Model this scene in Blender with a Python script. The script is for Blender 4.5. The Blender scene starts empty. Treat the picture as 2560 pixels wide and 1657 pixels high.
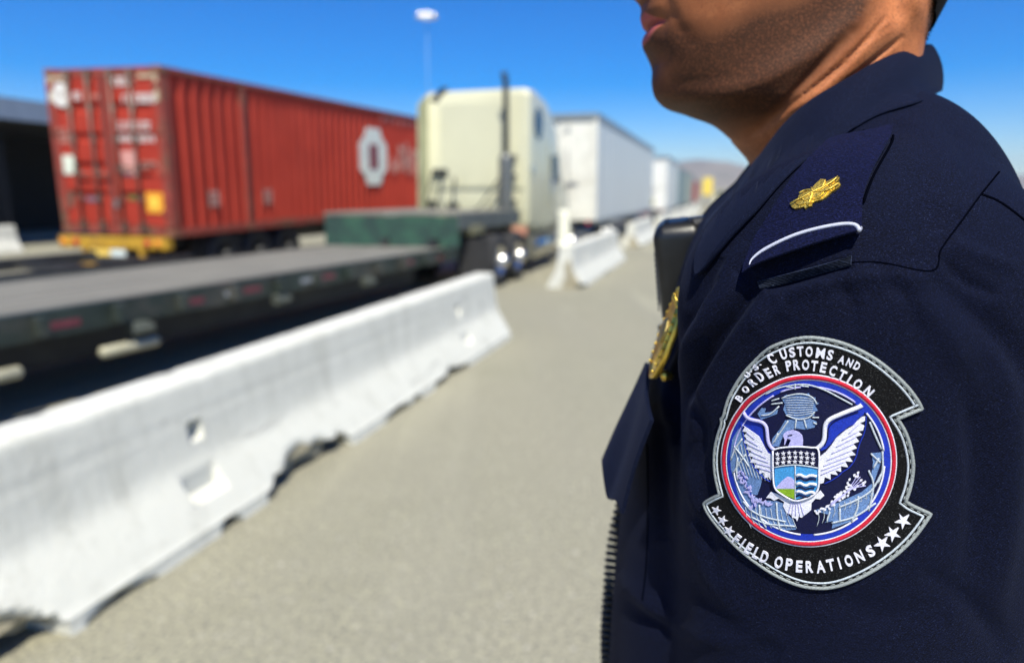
import bpy, bmesh, math, random
import numpy as np
from mathutils import Vector, Matrix
from mathutils.bvhtree import BVHTree
random.seed(7); np.random.seed(7)
SC = bpy.context.scene
COL = SC.collection
PI = math.pi

# ------------------------------------------------------------------ camera geometry (24 mm lens, looking slightly down)
FPX, CX0, CY0 = 1707.0, 1280.0, 828.5
HC = 1.6
TILT = math.atan((828.5 - 484.0) / FPX)
CT, ST = math.cos(TILT), math.sin(TILT)
def ray(px, py):
    cx = (px - CX0) / FPX; cy = (CY0 - py) / FPX
    return np.array([cx, CT + cy * ST, -ST + cy * CT])
def P(px, py, Y):
    r = ray(px, py); r = r * (Y / r[1])
    return np.array([r[0], r[1], r[2] + HC])

LANE = math.radians(16.9)
LROT = -LANE
def L(v, u, z=0.0):
    """lane coordinates (v right of the lane axis, u along it) -> world"""
    return Vector((v * math.cos(LANE) + u * math.sin(LANE), -v * math.sin(LANE) + u * math.cos(LANE), z))

# ------------------------------------------------------------------ object helpers
def setp(o, label=None, cat=None, group=None, kind=None):
    if label: o['label'] = label
    if cat: o['category'] = cat
    if group: o['group'] = group
    if kind: o['kind'] = kind
    return o
def thing(name, label, cat, loc=(0, 0, 0), rz=0.0, rx=0.0, group=None):
    o = bpy.data.objects.new(name, None); COL.objects.link(o)
    o.empty_display_size = 0.2
    o.location = loc; o.rotation_euler = (rx, 0, rz)
    return setp(o, label, cat, group)
class MB:
    def __init__(s): s.v = []; s.f = []; s.sm = []; s.cuts = []
    def add(s, vs, fs, smooth=False):
        b = len(s.v); s.cuts.append(b); s.v += [tuple(map(float, q)) for q in vs]
        s.f += [[i + b for i in f] for f in fs]; s.sm += [smooth] * len(fs); return s
    def box(s, c, d, rz=0.0, bev=0.0):
        x, y, z = d[0] / 2, d[1] / 2, d[2] / 2
        if bev > 0:
            bm = bmesh.new(); bmesh.ops.create_cube(bm, size=1.0)
            bmesh.ops.scale(bm, vec=Vector(d), verts=bm.verts)
            bmesh.ops.bevel(bm, geom=list(bm.edges), offset=bev, segments=2, affect='EDGES', profile=.5)
            vs = [tuple(w.co) for w in bm.verts]; bm.verts.index_update(); fs = [[w.index for w in f.verts] for f in bm.faces]; bm.free()
        else:
            vs = [(-x, -y, -z), (x, -y, -z), (x, y, -z), (-x, y, -z), (-x, -y, z), (x, -y, z), (x, y, z), (-x, y, z)]
            fs = [[3, 2, 1, 0], [4, 5, 6, 7], [0, 1, 5, 4], [1, 2, 6, 5], [2, 3, 7, 6], [3, 0, 4, 7]]
        ca, sa = math.cos(rz), math.sin(rz)
        return s.add([(c[0] + a * ca - b * sa, c[1] + a * sa + b * ca, c[2] + e) for a, b, e in vs], fs)
    def tube(s, pts, r, n=10, cap=True, closed=False):
        pts = [Vector(p) for p in pts]; m = len(pts)
        rs = r if hasattr(r, '__len__') else [r] * m
        vs = []; up = None
        for i, p in enumerate(pts):
            if closed: t = (pts[(i + 1) % m] - pts[i - 1])
            else: t = (pts[min(i + 1, m - 1)] - pts[max(i - 1, 0)])
            t = t.normalized() if t.length > 1e-9 else Vector((0, 0, 1))
            if up is None: up = t.orthogonal().normalized()
            up = (up - t * up.dot(t)); up = up.normalized() if up.length > 1e-6 else t.orthogonal().normalized()
            w = t.cross(up)
            for k in range(n):
                a = 2 * PI * k / n
                vs.append(p + (up * math.cos(a) + w * math.sin(a)) * rs[i])
        fs = []
        rng = m if closed else m - 1
        for i in range(rng):
            j = (i + 1) % m
            for k in range(n):
                k2 = (k + 1) % n
                fs.append([i * n + k, i * n + k2, j * n + k2, j * n + k])
        if cap and not closed:
            fs.append([k for k in range(n)][::-1]); fs.append([(m - 1) * n + k for k in range(n)])
        return s.add(vs, fs, True)
    def lathe(s, prof, c, axis='x', n=32, closed=False):
        vs = []; m = len(prof)
        for (r, h) in prof:
            for k in range(n):
                a = 2 * PI * k / n
                if axis == 'x': q = (c[0] + h, c[1] + r * math.cos(a), c[2] + r * math.sin(a))
                elif axis == 'y': q = (c[0] + r * math.cos(a), c[1] + h, c[2] + r * math.sin(a))
                else: q = (c[0] + r * math.cos(a), c[1] + r * math.sin(a), c[2] + h)
                vs.append(q)
        fs = []
        for i in range(m if closed else m - 1):
            j = (i + 1) % m
            for k in range(n):
                k2 = (k + 1) % n
                fs.append([i * n + k, i * n + k2, j * n + k2, j * n + k])
        return s.add(vs, fs, True)
    def prism(s, poly, y0, y1, axis='y'):
        """polygon of (a,b) extruded; axis y: (x,z) polygon; axis x: (y,z); axis z: (x,y)"""
        n = len(poly)
        def q(a, b, h):
            return (a, h, b) if axis == 'y' else ((h, a, b) if axis == 'x' else (a, b, h))
        vs = [q(a, b, y0) for a, b in poly] + [q(a, b, y1) for a, b in poly]
        fs = [list(range(n))[::-1], [n + i for i in range(n)]]
        for i in range(n): fs.append([i, (i + 1) % n, n + (i + 1) % n, n + i])
        return s.add(vs, fs)
    def build_each(s, name, mat, parent=None, per=1):
        cuts = s.cuts[::per] + [len(s.v)]
        for a, b in zip(cuts, cuts[1:]):
            q = MB(); q.v = s.v[a:b]
            for f, sm in zip(s.f, s.sm):
                if a <= f[0] < b: q.f.append([i - a for i in f]); q.sm.append(sm)
            q.build(name, mat, parent)
    def quad(s, a, b, c, d): return s.add([a, b, c, d], [[0, 1, 2, 3]])
    def build(s, name, mat, parent=None, recalc=True):
        me = bpy.data.meshes.new(name); me.from_pydata(s.v, [], s.f)
        for p, q in zip(me.polygons, s.sm): p.use_smooth = q
        if recalc:
            bm = bmesh.new(); bm.from_mesh(me); bmesh.ops.recalc_face_normals(bm, faces=bm.faces); bm.to_mesh(me); bm.free()
        me.update()
        o = bpy.data.objects.new(name, me); COL.objects.link(o)
        if mat: me.materials.append(mat)
        if parent: o.parent = parent
        return o
def clone(o, parent=None, **kw):
    c = o.copy(); COL.objects.link(c); c.parent = parent
    for k in list(o.children): clone(k, c)
    return c

# ------------------------------------------------------------------ materials
class NT:
    def __init__(s, name):
        s.m = bpy.data.materials.new(name); s.m.use_nodes = True
        s.t = s.m.node_tree; s.b = s.t.nodes['Principled BSDF']
    def n(s, typ, **kw):
        q = s.t.nodes.new(typ)
        for k, v in kw.items():
            if k.startswith('i_'):
                key = k[2:].replace('_', ' ')
                q.inputs[key].default_value = v
            else: setattr(q, k, v)
        return q
    def l(s, a, b): s.t.links.new(a, b)
    def coord(s, kind='Object', scale=(1, 1, 1), rot=(0, 0, 0)):
        tc = s.n('ShaderNodeTexCoord'); mp = s.n('ShaderNodeMapping')
        mp.inputs['Scale'].default_value = scale; mp.inputs['Rotation'].default_value = rot
        s.l(tc.outputs[kind], mp.inputs['Vector']); return mp.outputs['Vector']
    def noise(s, vec, scale, detail=4, rough=.6):
        q = s.n('ShaderNodeTexNoise'); q.inputs['Scale'].default_value = scale
        q.inputs['Detail'].default_value = detail; q.inputs['Roughness'].default_value = rough
        s.l(vec, q.inputs['Vector']); return q.outputs['Fac']
    def ramp(s, fac, stops):
        q = s.n('ShaderNodeValToRGB'); e = q.color_ramp.elements
        while len(e) < len(stops): e.new(.5)
        for i, (p, c) in enumerate(stops):
            e[i].position = p; e[i].color = (c[0], c[1], c[2], 1) if hasattr(c, '__len__') else (c, c, c, 1)
        s.l(fac, q.inputs['Fac']); return q.outputs['Color']
    def mix(s, fac, a, b, mode='MIX'):
        q = s.n('ShaderNodeMix'); q.data_type = 'RGBA'; q.blend_type = mode
        for sock, val in ((q.inputs[0], fac), (q.inputs[6], a), (q.inputs[7], b)):
            if hasattr(val, 'is_linked') or hasattr(val, 'links'): s.l(val, sock)
            elif sock is q.inputs[0]: sock.default_value = val
            else: sock.default_value = (val[0], val[1], val[2], 1)
        return q.outputs[2]
    def math(s, op, a, b=None, c=None):
        q = s.n('ShaderNodeMath'); q.operation = op
        for i, val in enumerate((a, b, c)):
            if val is None: continue
            if hasattr(val, 'links'): s.l(val, q.inputs[i])
            else: q.inputs[i].default_value = val
        return q.outputs[0]
    def attr(s, name):
        q = s.n('ShaderNodeAttribute'); q.attribute_name = name; return q
    def bump(s, h, strength=.3, dist=.01, normal=None):
        q = s.n('ShaderNodeBump'); q.inputs['Strength'].default_value = strength; q.inputs['Distance'].default_value = dist
        s.l(h, q.inputs['Height'])
        if normal is not None: s.l(normal, q.inputs['Normal'])
        s.l(q.outputs['Normal'], s.b.inputs['Normal']); return q.outputs['Normal']
    def base(s, c):
        if hasattr(c, 'links'): s.l(c, s.b.inputs['Base Color'])
        else: s.b.inputs['Base Color'].default_value = (c[0], c[1], c[2], 1)
    def set(s, **kw):
        for k, v in kw.items(): s.b.inputs[k.replace('_', ' ')].default_value = v
        return s
def simple(name, col, rough=.6, metal=0.0, var=.18, scale=3.0, bump=0.0, dirt=None, spec=.5):
    """plain painted / raw surface with a mottled tone"""
    t = NT(name); v = t.coord('Object')
    f = t.noise(v, scale, 5, .65)
    a = [c * (1 - var) for c in col]; b = [min(1, c * (1 + var)) for c in col]
    c = t.ramp(f, [(.3, a), (.7, b)])
    if dirt:
        g = t.noise(v, scale * .45, 6, .7)
        c = t.mix(t.ramp(g, [(.48, 0), (.68, 1)]), c, dirt)
    t.base(c); t.set(Roughness=rough, Metallic=metal)
    t.b.inputs['Specular IOR Level'].default_value = spec
    if bump: t.bump(t.noise(v, scale * 12, 4), bump, .01)
    return t.m

# ------------------------------------------------------------------ camera, sun, sky
cam = bpy.data.cameras.new('camera'); camo = bpy.data.objects.new('camera', cam); COL.objects.link(camo)
camo.location = (0, 0, HC); camo.rotation_euler = (PI / 2 - TILT, 0, 0)
cam.sensor_width = 36; cam.lens = 36 * FPX / 2560.0
cam.clip_start = 0.02; cam.clip_end = 20000
cam.dof.use_dof = True; cam.dof.focus_distance = 0.325; cam.dof.aperture_fstop = 4.9; cam.dof.aperture_blades = 0
SC.camera = camo
SUN_EL = math.radians(56); sh = Vector((.09, -.99, 0)).normalized()      # behind the camera, slightly to the right
SUNV = Vector((sh.x * math.cos(SUN_EL), sh.y * math.cos(SUN_EL), math.sin(SUN_EL)))
sun = bpy.data.lights.new('sun', 'SUN'); sun.energy = 4.6; sun.angle = math.radians(.53); sun.color = (1, .95, .80)
suno = bpy.data.objects.new('sun', sun); COL.objects.link(suno)
suno.rotation_euler = SUNV.to_track_quat('Z', 'Y').to_euler(); suno.location = (0, -5, 12)
W = bpy.data.worlds.new('World'); SC.world = W; W.use_nodes = True
wt = W.node_tree; bg = wt.nodes['Background']
sky = wt.nodes.new('ShaderNodeTexSky'); sky.sky_type = 'NISHITA'; sky.sun_disc = False
sky.sun_elevation = SUN_EL; sky.sun_rotation = math.atan2(SUNV.x, SUNV.y)
sky.altitude = 0; sky.air_density = 1.0; sky.dust_density = 0.0; sky.ozone_density = 7.0
gm = wt.nodes.new('ShaderNodeGamma'); gm.inputs['Gamma'].default_value = 1.08
hs_ = wt.nodes.new('ShaderNodeHueSaturation'); hs_.inputs['Saturation'].default_value = 1.5; hs_.inputs['Value'].default_value = .84; hs_.inputs['Hue'].default_value = .512
wt.links.new(sky.outputs['Color'], gm.inputs['Color']); wt.links.new(gm.outputs['Color'], hs_.inputs['Color']); wt.links.new(hs_.outputs['Color'], bg.inputs['Color']); bg.inputs['Strength'].default_value = .1
SC.view_settings.view_transform = 'Standard'; SC.view_settings.look = 'None'
SC.view_settings.exposure = 0.6; SC.view_settings.gamma = 1.0
try: SC.cycles.use_denoising = True
except Exception: pass
SC.cycles.max_bounces = 8; SC.cycles.sample_clamp_indirect = 8
# =================================================================== SETTING: ground, hills
def mat_ground():
    t = NT('worn_pale_asphalt'); v = t.coord('Object')
    big = t.noise(v, .35, 4, .6); mid = t.noise(v, 3.2, 5, .7); fin = t.noise(v, 55, 3, .8)
    c = t.ramp(mid, [(.3, (.33, .315, .215)), (.7, (.40, .382, .27))])
    c = t.mix(t.ramp(big, [(.4, 0), (.65, 1)]), c, (.39, .365, .26))
    c = t.mix(t.ramp(fin, [(.36, 0), (.62, 1)]), (.12, .115, .10), c)
    sp = t.noise(v, 30, 2, .5)
    c = t.mix(t.ramp(sp, [(.64, 0), (.70, 1)]), c, (.40, .38, .31))
    ln = t.noise(t.coord('Object', (1.3, .12, 1), (0, 0, LANE)), .9, 4, .65)
    c = t.mix(t.ramp(ln, [(.46, 0), (.68, .55)]), c, (.245, .235, .185))
    ln2 = t.noise(t.coord('Object', (2.2, .2, 1), (0, 0, LANE)), .5, 3, .6)
    c = t.mix(t.ramp(ln2, [(.55, 0), (.75, .5)]), c, (.44, .415, .30))
    dk = t.noise(v, 17, 3, .6); c = t.mix(t.ramp(dk, [(.60, 0), (.72, .30)]), c, (.23, .215, .185))
    ye = t.noise(v, 21, 3, .6); c = t.mix(t.ramp(ye, [(.58, 0), (.70, .40)]), c, (.46, .44, .29))
    t.base(c); t.set(Roughness=.9); t.bump(fin, .35, .006); return t.m
M_GROUND = mat_ground()
g = MB()
N = 24; R = 6000
xs = [-R, -2000, -600, -200, -80, -40, -20, -10, -5, 0, 5, 10, 20, 40, 80, 200, 600, 2000, R]
ys = [-200, -40, -10, -2, 0, 2, 4, 8, 14, 20, 30, 50, 80, 150, 300, 800, 2000, R]
vs = [(x, y, 0) for y in ys for x in xs]; nx = len(xs)
g.add(vs, [[j * nx + i, j * nx + i + 1, (j + 1) * nx + i + 1, (j + 1) * nx + i] for j in range(len(ys) - 1) for i in range(nx - 1)])
setp(g.build('ground', M_GROUND), 'pale worn asphalt ground of the lorry lanes', 'ground', kind='structure')

def mat_hills():
    t = NT('dry_hill_scrub'); v = t.coord('Object')
    c = t.ramp(t.noise(v, .006, 6, .65), [(.35, (.15, .125, .095)), (.5, (.24, .20, .15)), (.7, (.12, .115, .08))])
    t.base(c); t.set(Roughness=1.0); return t.m
M_HILL = mat_hills()
def hill_h(x):
    # ridge height along the horizon (metres) at 2600 m
    pts = [(-2600, 40), (-1500, 55), (-700, 70), (200, 80), (480, 92), (590, 108), (700, 120), (790, 116), (900, 96), (1050, 70), (1300, 55), (1600, 52), (1850, 66), (2050, 92), (2300, 118), (2900, 130), (3600, 90)]
    for (a, h), (b, k) in zip(pts, pts[1:]):
        if a <= x <= b:
            s = (x - a) / (b - a); s = s * s * (3 - 2 * s); return h + (k - h) * s
    return 50
hm = MB(); nu, nd = 150, 14
rng = np.random.RandomState(3)
ph = rng.rand(8) * 6
vs = []
for j in range(nd):
    s = j / (nd - 1)
    for i in range(nu):
        x = -2500 + i * 6000 / (nu - 1); y = 2100 + 1000 * s
        h = hill_h(x * 2600 / y) * math.sin(min(1, s * 1.9) * PI / 2) * (1 if s < .55 else 1 - (s - .55) * .5)
        rough = sum(math.sin(x * .004 * (k + 1) + y * .003 * (k + 2) + ph[k]) / (k + 1.5) for k in range(6)) * 6 * min(1, s * 3)
        vs.append((x, y, -1 + max(0, h + rough * (1 if j else 0))))
hm.add(vs, [[j * nu + i, j * nu + i + 1, (j + 1) * nu + i + 1, (j + 1) * nu + i] for j in range(nd - 1) for i in range(nu - 1)], True)
setp(hm.build('hills', M_HILL), 'hazy brown hills on the horizon', 'hills', kind='structure')

# =================================================================== CONCRETE BARRIERS
def mat_barrier():
    t = NT('white_painted_concrete'); v = t.coord('Object')
    n1 = t.noise(v, 2.2, 6, .65); n2 = t.noise(v, 14, 5, .7); n3 = t.noise(v, 60, 3, .7)
    c = t.ramp(n1, [(.3, (.60, .595, .53)), (.7, (.66, .655, .59))])
    c = t.mix(t.ramp(n2, [(.58, 0), (.70, .35)]), c, (.42, .41, .35))
    stain = t.noise(t.coord('Object', (1.2, 1.2, .16)), 5, 5, .7)
    c = t.mix(t.ramp(stain, [(.50, 0), (.72, .50)]), c, (.38, .37, .31))
    sc_ = t.noise(t.coord('Object', (6, .5, 1.2)), 3.5, 4, .7)
    c = t.mix(t.ramp(sc_, [(.62, 0), (.70, .5)]), c, (.24, .24, .22))
    ah = t.noise(v, 42, 2, .5); c = t.mix(t.ramp(ah, [(.71, 0), (.75, .4)]), c, (.26, .25, .21))
    br = t.attr('broken').outputs['Fac']
    raw = t.ramp(n3, [(.3, (.22, .195, .13)), (.7, (.40, .355, .25))])
    c = t.mix(t.ramp(br, [(.35, 0), (.6, 1)]), c, raw)
    t.base(c); t.set(Roughness=.8); t.bump(t.math('ADD', n2, t.math('MULTIPLY', n3, .5)), .35, .012); return t.m
M_BAR = mat_barrier()
def barrier_profile():
    pts = [(.315, .0), (.31, .02), (.31, .065), (.295, .082)]
    for i in range(1, 9):
        s = i / 8; pts.append((.295 - .125 * s ** 1.05, .082 + .22 * s))
    pts += [(.160, .325), (.151, .35), (.145, .38), (.139, .42), (.134, .46), (.130, .50), (.1275, .53), (.1225, .55), (.1235, .57), (.120, .60), (.116, .64), (.112, .68), (.109, .705), (.100, .722), (.085, .73)]
    return pts
BP = barrier_profile()
def barrier_mesh(length, notches, holes, pockets, seed, endbreak=0.0, du=.03):
    """right half profile mirrored; local x across, y along, z up. notches=(u, half width, height)"""
    r = np.random.RandomState(seed)
    prof = [(x, z) for x, z in BP] + [(-x, z) for x, z in BP[::-1]]
    n = len(prof); m = int(length / du) + 1
    us = np.linspace(0, length, m)
    V = np.zeros((m, n, 3)); B = np.zeros((m, n))
    pr = np.array(prof)
    V[:, :, 0] = pr[None, :, 0]; V[:, :, 1] = us[:, None]; V[:, :, 2] = pr[None, :, 1]
    def wob(u, k): k = min(k, 1.25); return np.sin(u * 17.3 * k + seed) * .5 + np.sin(u * 37.1 * k + 2 * seed) * .25 + np.sin(u * 7.7 * k) * .4
    # chipped top arris
    chip = np.maximum(0, wob(us, 1.0) - .5) * .012
    top = (pr[:, 1] > .70)
    V[:, top, 2] -= chip[:, None]
    for (uc, hw, hh, dep) in notches:
        edge = np.clip(1 - np.abs(us - uc) / hw, 0, 1) ** .45 * hh * (1 + .12 * wob(us, 1.1))
        for k in range(n):
            if pr[k, 0] <= 0: continue
            ins = np.clip((edge - pr[k, 1]) / .05, 0, 1)
            B[:, k] = np.maximum(B[:, k], ins)
            V[:, k, 0] -= ins * (dep * .55 + .010 * wob(us + k * .025, 1.2) + (.06 * dep / .1) * (pr[k, 1] < .1))
            if pr[k, 1] < .1: V[:, k, 2] += ins * (.055 + .02 * wob(us, 1.2)) * (dep / .1) * (1 if pr[k, 1] < .03 else .6)
    if endbreak:
        for k in range(n):
            if pr[k, 0] <= 0: continue
            w = np.clip((endbreak * (1 + .25 * wob(us + k * .02, 1.2)) * np.clip(1 - pr[k, 1] / .36, 0, 1) ** .6 - us) / .04, 0, 1)
            B[:, k] = np.maximum(B[:, k], w); V[:, k, 0] -= w * (.10 + .03 * wob(us * 1.2 + k * .05, 1.2))
    # rectangular pockets and round holes on the right face
    for (uc, hw, z0, z1, dep) in pockets:
        for k in range(n):
            if pr[k, 0] <= 0 or not (z0 < pr[k, 1] < z1): continue
            ins = (np.abs(us - uc) < hw); V[ins, k, 0] = np.minimum(V[ins, k, 0], np.interp(z1, pr[:len(BP), 1], pr[:len(BP), 0]) - .004)
    for (uc, hw, zc, hz, dep) in holes:
        for k in range(n):
            if pr[k, 0] <= 0: continue
            ins = ((us - uc) / hw) ** 2 + ((pr[k, 1] - zc) / hz) ** 2 < 1
            V[ins, k, 0] -= dep
    vs = V.reshape(-1, 3)
    fs = [[i * n + k, i * n + k + 1, (i + 1) * n + k + 1, (i + 1) * n + k] for i in range(m - 1) for k in range(n - 1)]
    fs += [[i * n + n - 1, i * n, (i + 1) * n, (i + 1) * n + n - 1] for i in range(m - 1)]
    fs += [list(range(n))[::-1], [(m - 1) * n + k for k in range(n)]]
    return vs, fs, B.reshape(-1)
def make_barrier(name, u0, length, vc, label, cat, notches, holes, pockets, seed, endbreak=0., du=.03, group=None, rz=0.0):
    vs, fs, B = barrier_mesh(length, notches, holes, pockets, seed, endbreak, du)
    b = MB(); b.add(vs, fs, True); o = b.build(name, M_BAR)
    at = o.data.attributes.new('broken', 'FLOAT', 'POINT'); at.data.foreach_set('value', B.astype(np.float32))
    o.location = L(vc, u0); o.rotation_euler = (0, 0, LROT + rz)
    me = o.data; me.set_sharp_from_angle(angle=math.radians(40))
    return setp(o, label, cat, group)
BG = 'white concrete barriers along the lorry lane'
VB = -2.52
b1 = make_barrier('concrete_barrier', .92, 6.30, VB, 'long nearest white concrete barrier with chipped broken base', 'barrier',
    [(.42, .34, .27, .13), (2.33, .40, .19, .085), (2.70, .10, .15, .08), (4.55, .40, .085, .09), (3.48, .22, .045, .07), (1.64, .07, .05, .07), (1.0, .18, .04, .05), (3.8, .1, .04, .06)],
    [(1.65, .042, .475, .05, .10), (5.17, .042, .50, .05, .10)], [(1.60, .115, .165, .30, .055), (5.18, .10, .18, .27, .05)], 3, .0, .02, BG)
b2 = make_barrier('concrete_barrier', 11.42, 5.4, VB, 'white concrete barrier beside the white post, in front of the nearest one', 'barrier',
    [(.2, .16, .08, .09), (2.6, .2, .04, .05)], [(1.2, .05, .475, .06, .08), (4.3, .05, .475, .06, .08)], [], 5, .12, .05, BG)
b3 = make_barrier('concrete_barrier', 21.0, 5.4, VB - .1, 'short white barrier end showing left of the black microphone', 'barrier', [(.3, .3, .08, .08)], [], [], 8, .1, .09, BG)
for k, (u0, lab) in enumerate([(29.5, 'small white barrier behind the one by the microphone'), (38, 'far white barrier fourth beyond the nearest one'), (47, 'far white barrier just above the microphone top'), (57, 'tiny white barrier at the far end of the row')]):
    make_barrier('concrete_barrier', u0, 6.4, VB + .12 * k, lab, 'barrier', [], [], [], 11 + k, 0, .2, BG)
make_barrier('concrete_barrier', 8.4, 6.0, -19.0, 'pale barrier by the dark canopy at the far left', 'barrier', [(3, .3, .06, .06)], [], [], 31, 0, .1, BG)
# delineator post by the second barrier
M_POST = simple('cream_plastic', (.80, .78, .62), .45, var=.06)
p = thing('marker_post', 'cream plastic marker post on top of a barrier near its end', 'post', L(-2.60, 11.60, .725), LROT)
MB().lathe([(0, .60), (.09, .60), (.105, .585), (.110, .54), (.115, .06)], (0, 0, 0), 'z', 20).build('post_body', M_POST, p)
MB().lathe([(.0, .06), (.125, .06), (.135, .045), (.135, .0)], (0, 0, 0), 'z', 20).build('post_base', M_POST, p)
# =================================================================== VEHICLE MATERIALS
M_TYRE = simple('tyre_rubber', (.022, .022, .024), .85, var=.3, scale=8)
M_BLACK = simple('black_chassis_paint', (.018, .019, .021), .6, var=.3, dirt=(.05, .048, .04))
M_DARKGREEN = simple('dark_green_rail_paint', (.020, .030, .024), .55, var=.35, dirt=(.07, .065, .055))
M_STEEL = simple('galvanised_steel', (.42, .43, .43), .4, .8, .12)
M_CHROME = NT('polished_chrome').set(Metallic=1.0, Roughness=.2).m
M_CHROME.node_tree.nodes['Principled BSDF'].inputs['Base Color'].default_value = (.62, .62, .60, 1)
M_YELLOW = simple('yellow_chassis_paint', (.46, .26, .02), .6, var=.3, scale=5, dirt=(.16, .09, .03))
M_WHITE = simple('white_paint', (.78, .78, .74), .45, var=.05, dirt=(.62, .61, .56))
M_REDLENS = simple('red_lamp_lens', (.5, .02, .02), .25, var=.05)
M_ORANGE = simple('orange_lamp_lens', (.75, .25, .02), .3, var=.05)
M_LITTER = simple('worn_white_lettering', (.72, .70, .66), .6, var=.2, scale=9)
M_FAINT = simple('faded_lettering', (.55, .30, .24), .7, var=.3, scale=9)
def red_mat():
    t = NT('weathered_red_container_paint'); v = t.coord('Object')
    n1 = t.noise(v, 1.1, 6, .7); n2 = t.noise(v, 9, 5, .7); st = t.noise(t.coord('Object', (3, 3, .25)), 2.4, 5, .7)
    c = t.ramp(n1, [(.3, (.33, .032, .019)), (.7, (.43, .048, .028))])
    c = t.mix(t.ramp(st, [(.52, 0), (.74, .6)]), c, (.24, .032, .022))
    c = t.mix(t.ramp(n2, [(.66, 0), (.74, .8)]), c, (.16, .055, .03))
    t.base(c); t.set(Roughness=.6); t.b.inputs['Specular IOR Level'].default_value = .2; t.bump(n2, .12, .01); return t.m
M_RED = red_mat()
M_REDDARK = simple('rusty_dark_red_steel', (.26, .045, .03), .65, var=.3, scale=5, dirt=(.14, .085, .05))
M_ROD = simple('grey_brown_lock_rod', (.17, .11, .085), .5, .3, .25, 6)
M_HUB = NT('worn_aluminium_hub').set(Metallic=1.0, Roughness=.26); M_HUB.base((.86, .84, .80)); M_HUB = M_HUB.m
def wheel_parts(root, x, y, r, w, side=1, chrome=True, dual=True):
    """tyre with rim and hub as sub-parts; x = outer face"""
    prof = [(r * .56, 0), (r * .62, .012), (r * .9, .02), (r * .97, -.0), (r, -.04), (r, -w + .04), (r * .97, -w), (r * .9, -w - .02), (r * .56, -w)]
    ty = MB().lathe([(a, h * side) for a, h in prof], (0, 0, 0), 'x', 36).build('tyre', M_TYRE, root)
    ty.location = (x, y, r)
    if dual:
        MB().lathe([(a, (h - w - .05) * side) for a, h in prof], (0, 0, 0), 'x', 30).build('inner_tyre', M_TYRE, ty)
    rp = [(r * .58, .0), (r * .56, -.02), (r * .50, -.10), (r * .30, -.11), (r * .27, -.06), (r * .29, -.02), (r * .285, .02), (r * .27, .055), (r * .245, .09), (r * .205, .118), (r * .15, .134), (r * .07, .142), (.0, .143)]
    rim = MB().lathe([(a, h * side) for a, h in rp], (0, 0, 0), 'x', 36)
    rim.build('rim', (M_BLACK if chrome is None else M_HUB if chrome else M_STEEL), ty)
    nb = MB()
    for k in range(10):
        a = 2 * PI * k / 10
        nb.lathe([(.018, -.11 * side), (.018, -.06 * side), (.0, -.05 * side)], (0, r * .4 * math.cos(a), r * .4 * math.sin(a)), 'x', 8)
    nb.build('wheel_nuts', (M_BLACK if chrome is None else M_CHROME if chrome else M_STEEL), ty)
    return ty

# =================================================================== SHIPPING CONTAINER (rear doors towards us)
CW, CH, CLN = 2.44, 2.76, 14.6
con = thing('shipping_container', 'long rust red shipping container with white hexagon emblem on its side', 'container', L(-10.11, 9.52, .90), LROT, math.radians(1.1)); con.rotation_euler.y = math.radians(1.5)
# walls
def corrug(y0, y1, pitch, depth):
    pts = []; y = y0
    n = max(1, round((y1 - y0) / pitch)); p = (y1 - y0) / n
    for i in range(n):
        a = y0 + i * p
        pts += [(a, 0), (a + .30 * p, 0), (a + .46 * p, -depth), (a + .84 * p, -depth)]
    pts.append((y1, 0)); return pts
sw = MB()
for side in (1, -1):
    for (a, b) in ((.16, 1.95), (2.09, CLN - .16)):
        sw = MB()
        pts = corrug(a, b, .285, .062)
        vs = []; fs = []
        for (y, dx) in pts:
            x = side * (CW / 2 - .018 + dx)
            vs += [(x, y, .14), (x, y, CH - .09)]
        for i in range(len(pts) - 1): fs.append([2 * i, 2 * i + 2, 2 * i + 3, 2 * i + 1])
        sw.add(vs, fs); sw.build('side_wall', M_RED, con, recalc=False)
fr = MB()
for side in (1, -1):
    fr.box((side * (CW / 2 - .045), CLN / 2, CH - .045), (.09, CLN - .3, .088)); fr.box((side * (CW / 2 - .05), CLN / 2, .075), (.1, CLN - .3, .148))
    for y in (.08, 2.02, CLN - .08): fr.box((side * (CW / 2 - .07), y, CH / 2), (.145, .155, CH - .3))
fr.box((0, CLN - .05, CH / 2), (CW - .32, .06, CH - .3)); fr.box((0, CLN / 2, .10), (CW - .24, CLN - .4, .06))
fr.build('frame', M_REDDARK, con)
MB().box((0, CLN / 2, CH - .03), (CW - .2, CLN - .1, .04)).build('roof', M_REDDARK, con)
cc = MB()
for side in (1, -1):
    for y in (.09, 2.02, CLN - .09):
        for z in (.06, CH - .06): cc.box((side * (CW / 2 - .088), y, z), (.184, .186, .124), bev=.012)
cc.build_each('corner_casting', simple('worn_corner_casting', (.25, .10, .06), .6, .2, .3), con)
hd = MB(); hd.box((0, .05, CH - .075), (CW - .39, .09, .13)); hd.box((0, .05, .085), (CW - .39, .10, .15)); hd.build_each('door_frame', M_REDDARK, con)
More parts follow.
